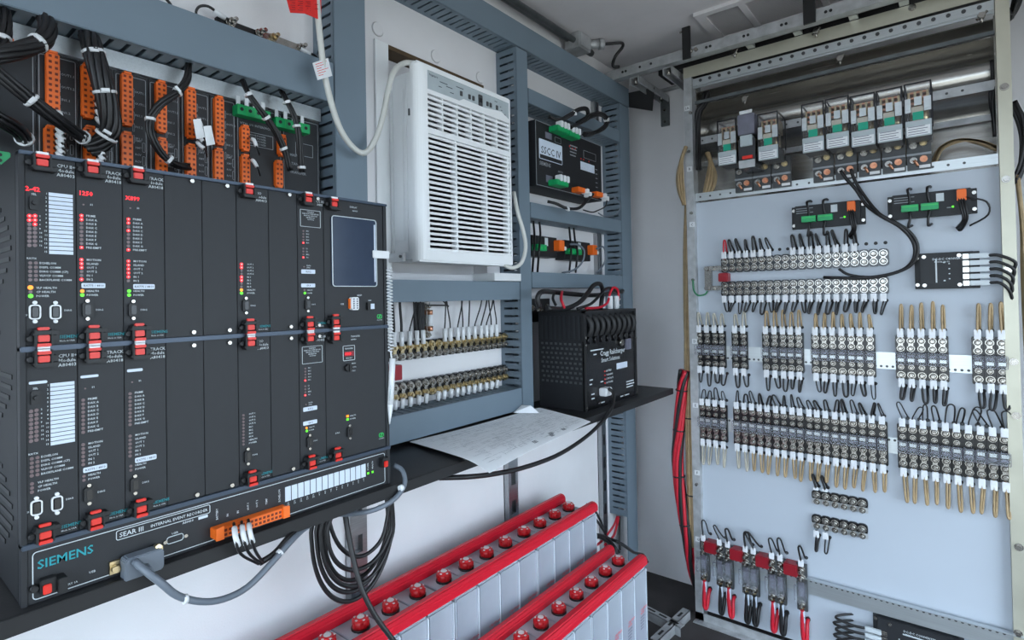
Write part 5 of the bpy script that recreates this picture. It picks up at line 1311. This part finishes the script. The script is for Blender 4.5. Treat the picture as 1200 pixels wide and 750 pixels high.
# ------------------------------------------------------------------ terminals on the white panel
YS = 2.272
def rstud(mb, u, v, d0, r=.011):
    mb.cyl((u, d0, v), (u, d0+.003, v), r, 12)
    mb.cyl((u, d0+.003, v), (u, d0+.0085, v), r*.86, 6, r1=r*.80, a0=.5, smooth=False)
    mb.cyl((u, d0+.0085, v), (u, d0+.0105, v), r*.78, 8, r1=r*.5)
    mb.cyl((u, d0+.0105, v), (u, d0+.020, v), r*.40, 8, r1=r*.32)
def rack_post():
    t = thing('terminal_post', 'x', 'terminal')
    MB().rrect(-.0155, .0155, -.030, .030, .010, 0, .012).build('base', 'base_clear', t)
    a = MB(); rstud(a, 0, .0135, .012, .0128); a.build('stud', 'nickel', t)
    a = MB(); rstud(a, 0, -.0130, .012, .0124); a.build('stud', 'nickel', t)
    MB().box(-.0055, .0055, .0122, .0145, -.013, .013).build('link', 'nickel', t)
    return t
tp = rack_post()
def row(label, p0, p1, n, group):
    a, b = at_y(*p0, YS), at_y(*p1, YS); z = (a.z+b.z)/2; out = []
    for i in range(n):
        x = a.x+(b.x-a.x)*i/(n-1)
        put(tp, USED, (x, YP-.0005, z), 0, label % nth(i, n), group); out.append((x, z))
    return out
r1 = row('nickel terminal in the top row of the white panel, %s', (849, 311), (1035, 301), 20, 'top row panel terminals')
r2 = row('nickel terminal in the second row of the white panel, %s', (849, 338), (1035, 335), 20, 'second row panel terminals')
LRND = random.Random(11)
def hair(label, x, z, dr, h, m, r=.0036, tagl=.030, lean=0., wide=.010, yy=YP-.022, group=None, tr=.0088, hole=True, s_m='sleeve'):
    """hairpin of wire leaving a terminal at (x, z), going up (dr=1) or down (-1) and back into a hole in the panel"""
    x1 = x+wide
    P = [(x, yy, z), (x, yy-.003, z+dr*tagl), (x+lean*.5, yy-.004, z+dr*(tagl+h*.45)), (x+lean+wide*.10, yy-.004, z+dr*(tagl+h*.88)), (x+lean+wide*.5, yy-.004, z+dr*(tagl+h)), (x+lean+wide*.9, yy-.002, z+dr*(tagl+h*.88)), (x1+lean*.5, yy+.004, z+dr*(tagl+h*.45)), (x1, yy+.014, z+dr*(tagl+h*.08)), (x1, YP+.004, z+dr*tagl*.9)]
    t = thing('wire_loop', label, 'wire', (x, yy, min(p[2] for p in P)), 0, group)
    r *= .86
    MB(1).tube(P, r, 6, 3).build('wire', m, t)
    MB(1).cyl((x1, YP-.007, z+dr*tagl*.95), (x1, YP-.0002, z+dr*tagl*.9), max(r*1.25, .0045), 8, r1=.0065).build('grommet', 'rubber', t)
    o = MB(1).box(x-tr, x+tr, yy-.0055, yy+.0035, *sorted((z+dr*.001, z+dr*tagl))).build('marker_sleeve', s_m, t, bevel=.0015)
    return t
R = LRND.uniform
ids = [i for i in range(20) if i not in (7, 8, 17, 18, 19)]
for k, i in enumerate(ids):
    x, z = r1[i]
    hair('%s wire loop above the top panel terminals, %s' % ('red' if i == 0 else 'black', nth(k, len(ids))), x, z+.024, 1, R(.040, .052), 'red_wire' if i == 0 else 'rubber', R(.0030, .0046), .029, R(-.006, .008)-.006, R(.004, .012), group='wire loops above the top row')
dots = MB(1)
for i in (7, 8, 17, 18, 19):
    x, z = r1[i]; dots.cyl((x+.006, YP, z+.050), (x+.006, YP-.0008, z+.050), .006, 10)
dots.build('cable_holes', 'black', rk)
for i in range(20):
    x, z = r2[i]
    hair('black wire loop below the second row of panel terminals, %s' % nth(i, 20), x, z-.026, -1, R(.034, .046), 'rubber', R(.0026, .0046), .029, R(-.010, .006), R(.004, .014), group='wire loops below the second row')
# left bus bracket, red cube, earth wire
a = at_y(832, 325, YS)
bb = thing('bus_bracket', 'metal bracket joining the two top terminal rows at left', 'bracket', (a.x, YP, r2[0][1]))
m = MB(1)
for z in (r1[0][1]-.012, r2[0][1]+.004): m.box(a.x-.018, r1[0][0]-.012, YP-.026, YP-.020, z-.008, z+.010)
m.box(a.x-.020, a.x+.006, YP-.022, YP-.004, r2[0][1], r1[0][1]-.005); m.build('bar', 'nickel', bb)
for z in (r1[0][1]-.011, r2[0][1]+.005):
    for x in (a.x-.010, a.x+.012): s = MB(1); s.cyl((x, YP-.026, z), (x, YP-.034, z), .010, 6); s.build('nut', 'nickel', bb)
def cube(label, px, py, s, y):
    p = at_y(px, py, y); MB(1).box(p.x-s, p.x+s, y, YP-.001, p.z-s*.9, p.z+s*.9).top('red_cube', 'red_cube', label, 'block', bevel=.003)
cube('red plastic cube between the two top terminal rows of the panel', 847, 325, .019, YP-.04)
MB(1).tube([at_y(812, 328, FY-.008), at_y(813, 340, FY-.01), at_y(818, 346, FY-.01), at_y(826, 345, FY-.0), at_y(829, 341, YP-.02)], .0036, 6).top('earth_wire', 'green_wire', 'green earth wire from rack post to the bus bracket', 'wire')

# ------------------------------------------------------------------ arrester rows
def arrester(rev, dark=False):
    """studs, clear cover and studs on a black base; rev turns it upside down. origin at the middle"""
    t = thing('surge_arrester', 'x', 'arrester'); s_ = -1 if rev else 1
    MB().rrect(-.0148, .0148, -.074, .074, .004, 0, .010).build('base', 'black_gloss', t)
    for k, (v, r) in enumerate(((.056, .0112), (.030, .0112), (-.032, .0085), (-.058, .0118))):
        a = MB(); rstud(a, 0, s_*v, .010, r); a.build('stud', 'nickel', t)
    MB().box(-.0065, .0065, .010, .0120, *sorted((s_*.026, s_*.062))).build('strap', 'nickel', t)
    MB().box(-.0110, .0110, .010, .020, *sorted((s_*-.017, s_*.013))).build('element', 'base_grey', t); MB().box(-.0085, .0085, .020, .023, *sorted((s_*-.013, s_*-.003))).build('spark_gap', 'alu', t); MB().box(-.0085, .0085, .020, .022, *sorted((s_*.002, s_*.010))).build('spark_gap', 'plate_dark', t)
    MB().rrect(-.0132, .0132, *sorted((s_*-.021, s_*.018)), .003, .010, .034).build('clear_cover', 'clear', t)
    e = MB(); z0, z1 = sorted((s_*-.022, s_*.018)); e.outline(-.0134, .0134, z0, z1, .002, .0011, .0335, .0345, 1); e.build('cover_edge', 'plate_dark', t)
    return t
aA = arrester(False); aB = arrester(True)
GA = [[820, 829, 838, 846], [862, 871.5], [898, 908, 918, 927, 936.5], [956, 966, 976, 987, 998, 1008, 1020], [1055.6, 1067.6, 1080, 1093, 1105], [1146, 1160, 1174]]
zA = (at_y(1080, 421, YS).z+at_y(830, 408, YS).z)/2
GN = ['first', 'second', 'third', 'fourth', 'fifth', 'sixth']
for g_, grp in enumerate(GA):
    for i, px in enumerate(grp):
        x = at_y(px, 415, YS).x; nn = len(grp); w_ = '%s in the %s cluster' % (('left one' if i == 0 else 'right one') if nn == 2 else nth(i, nn), GN[g_])
        put(aA, USED, (x, YP-.005, zA), 0, 'surge arrester of the upper row, '+w_, 'upper arrester row')
        tan = 'pale_wire' if g_ < 2 else 'tan_wire'
        hair('%s loop above the upper arresters, %s' % ('pale' if g_ < 2 else 'tan', w_), x, zA+.066, 1, (.052, .05, .058, .050, .082, .082)[g_]+R(-.006, .006), tan, .0040, .031, R(-.003, .003), (.0085, .0085, .0085, .005, .006, .0065)[g_], group='tan loops above the upper arresters')
        hair('black loop below the upper arresters, %s' % w_, x, zA-.068, -1, R(.040, .052) if g_ > 3 else R(.034, .05), 'rubber', .0044 if g_ > 3 else R(.0022, .0045), .031, R(-.006, .006), R(.006, .014), group='black loops below the upper arresters')
GB = [[823.7, 831, 839, 848], [864, 873, 882, 891, 900, 910, 919, 929, 938, 949, 958, 968, 979, 989, 1000, 1011, 1022, 1034], [1057.7, 1069.7, 1082, 1095, 1108, 1121, 1135, 1149, 1163, 1177]]
zB = (at_y(1108, 527, YS).z+at_y(835, 497, YS).z)/2
for g_, grp in enumerate(GB):
    for i, px in enumerate(grp):
        x = at_y(px, 510, YS).x; w_ = '%s in the %s' % (nth(i, len(grp)), ('left cluster of four', 'long middle cluster', 'right cluster of ten')[g_])
        put(aB, USED, (x, YP-.005, zB), 0, 'surge arrester of the lower row, '+w_, 'lower arrester row')
        hair('black loop above the lower arresters, %s' % w_, x, zB+.066, 1, R(.040, .062) if g_ == 2 else R(.030, .048), 'rubber', R(.0022, .0030) if g_ != 1 else R(.0024, .0046), .029, R(-.022, .016) if g_ == 2 else R(-.012, .008), R(.012, .024) if g_ == 2 else R(.004, .014), group='black loops above the lower arresters')
        hair('tan loop below the lower arresters, %s' % w_, x, zB-.068, -1, R(.060, .075) if g_ < 2 else R(.070, .085), 'pale_wire' if (g_ == 0 or (g_ == 1 and i < 2)) else 'tan_wire', .0040, .031, R(-.006, .004), R(.005, .008), group='tan loops below the lower arresters')

# ------------------------------------------------------------------ two short stud strips
def stud_strip(label, y0, y1):
    t_ = []
    for i in range(6):
        px = 956.6+i*(1010-956.6)/5; py = y0+(y1-y0)*i/5; p = at_y(px, py, YS); t_.append(p)
    z = sum(p.z for p in t_)/6
    for i, p in enumerate(t_): put(sp_, USED, (p.x, YP-.0005, z), 0, label % nth(i, 6), 'short stud strips')
    return [p.x for p in t_], z
def strip_proto():
    t = thing('stud_terminal', 'x', 'terminal')
    MB().rrect(-.0165, .0165, -.016, .021, .012, 0, .008).build('base', 'black_gloss', t)
    a = MB(); rstud(a, 0, .004, .010, .0132); a.build('stud', 'nickel', t)
    a = MB(); rstud(a, 0, -.020, .010, .0105); a.build('stud', 'nickel', t)
    MB().box(-.0165, .0165, .006, .010, -.028, -.010).build('link', 'galv', t)
    return t
sp_ = strip_proto()
xs1, z1_ = stud_strip('dark based stud terminal in the short upper strip, %s', 583, 591)
xs2, z2_ = stud_strip('dark based stud terminal in the short lower strip, %s', 612, 621)
for i in range(2): 
    hair('black wire loop above the short upper stud strip, %s one' % ('left', 'right')[i], xs1[i], z1_+.024, 1, .045, 'rubber', .0042, .012, -.010, .006)
    hair('black wire loop below the short lower stud strip, %s one' % ('left', 'right')[i], xs2[i], z2_-.030, -1, .050, 'rubber', .0044 if i == 0 else .0030, .026, -.004, .006 if i == 0 else .010)

# ------------------------------------------------------------------ bottom row: heavy arresters with red and black cables
def heavy():
    t = thing('heavy_arrester', 'x', 'arrester')
    MB().box(-.0175, .0175, 0, .012, -.085, .085).build('base', 'base_grey', t, bevel=.001)
    for v, r in ((.064, .0135), (.036, .0145), (-.060, .0145)):
        a = MB(); rstud(a, 0, v, .012, r); a.cyl((0, .03, v), (0, .045, v), .005, 8); a.build('stud', 'nickel', t)
    a = MB(); rstud(a, 0, -.072, .006, .010); a.build('lower_stud', 'brass', t)
    MB().box(-.008, .008, .012, .024, -.030, .020).build('element', 'plate_dark', t)
    MB().prism([(-.017, .020), (.017, .020), (.017, -.036), (0, -.046), (-.017, -.036)], .012, .050).build('clear_cover', 'clear', t)
    e = MB(); e.box(-.0178, -.0162, .048, .0512, -.036, .020).box(.0162, .0178, .048, .0512, -.036, .020).box(-.0178, .0178, .048, .0512, .0185, .0205); e.build('cover_edge', 'plate_dark', t)
    return t
hv = heavy()
def c70(x, y): return 780+x/4.414, 580+y/4.414
HV = [(205, 330, 'r'), (288, 362, 'k'), (330, 372, 'r'), (422, 395, 'k'), (462, 402, 'k'), (557, 428, 'r'), (600, 436, 'k'), (708, 470, 'r')]
zC = sum(at_y(*c70(x, y), YS).z for x, y, _ in HV)/8
HVN = ['leftmost of all', 'left of the second pair', 'right of the second pair', 'left of the third pair', 'right of the third pair', 'left of the fourth pair', 'right of the fourth pair', 'standing alone at right']
for i, (cx, cy, c) in enumerate(HV):
    x = at_y(*c70(cx, cy), YS).x
    put(hv, USED, (x, YP-.016, zC), 0, 'heavy arrester on the bottom rail, '+HVN[i], 'heavy arresters on the bottom rail')
    hair('black wire loop above the heavy arrester %s' % HVN[i], x, zC+.078, 1, R(.045, .062), 'rubber', R(.003, .0045), .026, R(-.030, .010), R(.008, .022), yy=YP-.034)
    hair('%s cable loop below the heavy arrester %s' % ('red' if c == 'r' else 'black', HVN[i]), x, zC-.080, -1, .066, 'red_wire' if c == 'r' else 'rubber', .0085, .044, R(-.004, .004), .013, yy=YP-.034, tr=.0085, s_m='label')
for i, (cx, cy) in enumerate(((227, 277), (362, 315), (497, 350), (643, 390))):
    cube('red plastic cube on the bottom rail, %s' % nth(i, 4), *c70(cx, cy), .0235, YP-.05)

# ------------------------------------------------------------------ black modules on the white panel
def panel_box(label, tl, tr_, bl, D, name='panel_module'):
    a, b, c = at_y(*tl, YP-D), at_y(*tr_, YP-D), at_y(*bl, YP-D)
    x0, x1, z0, z1 = a.x, b.x, c.z, (a.z+b.z)/2
    t = thing(name, label, 'module', ((x0+x1)/2, YP-.0005, z0)); h = (x1-x0)/2
    MB().box(-h+.014, h-.014, 0, D, 0, z1-z0).build('case', 'chassis', t, bevel=.002)
    MB().box(-h, h, 0, .006, 0, z1-z0).build('flange', 'chassis', t, bevel=.001)
    for e in (-1, 1):
        for v in (.014, z1-z0-.014): MB().cyl((e*(h-.007), .006, v), (e*(h-.007), .010, v), .0058, 10).build('screw', 'nickel', t)
    return t, h, z1-z0
for i, (tl, tr_, bl, lb) in enumerate((((926, 243), (1013, 233), (926, 269), 'slim black module left below the relays with green plugs'), ((1039, 230), (1145, 219), (1039, 258), 'slim black module right below the relays with green plugs'))):
    D = .03; t, h, H_ = panel_box(lb, tl, tr_, bl, D)
    MB().box(.025-.01, .045-.01, D, D+.001, H_-.034, H_-.008).build('info_label', 'print', t)
    for k in range(2):
        u = -h+.040+k*.052
        o = MB().box(u, u+.046, D, D+.020, .020, .042).build('green_plug', 'green', t, bevel=.001)
        MB().box(u+.002, u+.044, D+.020, D+.0206, .034, .038).build('plug_slot', 'green_bright', o)
        for e in (1, -1):
            MB().tube([(u+.023, D+.012, .031+e*.011), (u+.023-.004*k, D+.016, .031+e*.034), (u+.018, D+.012, .031+e*.060), (u+.024, D-.012, .031+e*(.068 if e > 0 else .056)), (u+.026, -.008, .031+e*(.068 if e > 0 else .052))], .0042, 6).build('lead', 'rubber', t)
    MB().box(h-.050, h-.026, D, D+.018, H_-.040, H_-.004).build('orange_plug', 'orange', t, bevel=.002)
    MB().cyl((h-.060, D, H_-.055), (h-.060, D+.003, H_-.055), .0035, 8).build('green_lamp', 'led_green', t)
    for k in range(3): MB().tube([(h-.046+k*.006, D+.014, H_-.03), (h-.040+k*.006, D+.022, H_-.065), (h-.036+k*.005, D+.016, H_-.10), (h-.050+k*.004, D-.02, H_-.118-.006*k), (h-.052, -.004, H_-.12)], .0034, 6).build('lead', 'rubber', t)
    if i == 1: MB().tube([(h-.030, D+.014, H_-.03), (h+.020, D+.014, H_-.05), (h+.024, D+.006, H_-.09), (h-.02, D-.015, H_-.118)], .0028, 6).build('lead', 'rubber', t)
    p = MB(); [p.box(-h+.020, -h+.075-.01*(k % 2), D, D+.0006, H_-.012-.008*k, H_-.0095-.008*k) for k in range(3)]; p.box(h-.075, h-.065, D, D+.0006, H_-.058, H_-.055).build('lettering', 'print_dim', t)
D = .028
def wide_module(lb, tl, tr_, bl, flip):
    t, h, H_ = panel_box(lb, tl, tr_, bl, D, 'converter_module'); s = -1 if flip else 1
    p = MB(); a, b = sorted((s*(-h+.055), s*(-h+.059))); p.box(a, b, D, D+.0006, .02, H_-.02)
    for v in (.024, H_-.034): a, b = sorted((s*(-h+.075), s*(h-.085))); p.box(a, b, D, D+.0006, v, v+.004)
    p.text('DC-DC CONVERTER', -.035, H_-.024, .0065, D+.0007); p.text('MODEL 12-12', -.03, H_-.032, .0045, D+.0007)
    for k in range(5): u = s*(h-.075); p.box(u-.002, u+.002, D, D+.0006, .03+.016*k, .033+.016*k)
    p.build('lettering', 'print', t)
    sc_ = MB(); [sc_.cyl((e*(h-.026 if e*s < 0 else h-.05), D, v), (e*(h-.026 if e*s < 0 else h-.05), D+.003, v), .006, 10) for e in (-1, 1) for v in (.012, H_-.012)]; sc_.build('face_screws', 'nickel', t)
    for k in range(5):
        u = s*(h-.034); v = .016+k*.021
        MB().box(u-.008, u+.008, D, D+.006, v-.008, v+.008).build('terminal', 'nickel', t, bevel=.001)
        if k < 5:
            a, b = sorted((s*(h-.026), s*(h+.022)))
            MB().box(a, b, D-.002, D+.010, v-.0075, v+.0075).build('marker_sleeve', 'print', t, bevel=.002)
    return t, h, H_
t, h, H_ = wide_module('wide black converter module right of the top terminal rows', (1071, 299), (1148, 292), (1072, 339), False)
for k in range(5):
    v = .016+k*.021
    MB().tube([(h+.020, D+.004, v), (h+.045, D+.008, v-.002), (h+.065+.004*k, D+.004, v-.025), (h+.072, D-.01, v-.055), (h+.070, -.004, v-.065)], .0050, 6).build('lead', 'rubber', t)
t, h, H_ = wide_module('wide black converter module at the bottom edge under the perforated rail', (1022, 722), (1130, 752), (1022, 772), True)
for k in range(5):
    v = .016+k*.021
    MB().tube([(-h-.020, D+.004, v), (-h-.060, D+.014, v+.002), (-h-.105-.008*(k % 2), D+.012, v+.008), (-h-.100, D, v+.014), (-h-.060, -.004, v+.018)], .0042, 6).build('lead', 'rubber', t)
# long black cables from the relay bases looping over the panel
def Yp(l): return [at_y(x, y, YP-d) for x, y, d in l]
MB(1).tube(Yp([(985, 200, .05), (992, 210, .05), (1003, 222, .05), (1015, 240, .05), (1032, 253, .065), (1052, 264, .065), (1066, 277, .05), (1072, 290, .05), (1070, 305, .045), (1058, 316, .04), (1035, 323, .04), (1005, 326, .04), (965, 325, .04)]), .0055, 8).top('jumper_cable', 'rubber', 'long black cable curving from the relay bases round to the terminal rows, outer', 'cable')
MB(1).tube(Yp([(997, 198, .05), (1001, 210, .05), (1012, 228, .05), (1030, 250, .065), (1050, 261, .065), (1064, 270, .055), (1074, 283, .05), (1075, 298, .05), (1066, 312, .045), (1045, 321, .04), (1020, 325, .04), (995, 322, .04), (983, 315, .04)]), .0050, 8).top('jumper_cable', 'rubber', 'long black cable curving from the relay bases round to the terminal rows, inner', 'cable')
lbls = [o['label'] for o in bpy.data.objects if o.parent is None and 'label' in o.keys()]
dup = {l for l in lbls if lbls.count(l) > 1}
print('LONG', [l for l in lbls if len(l.split()) > 16], [l for l in lbls if len(l.split()) < 4])
if dup: print('DUPLICATE LABELS', dup)
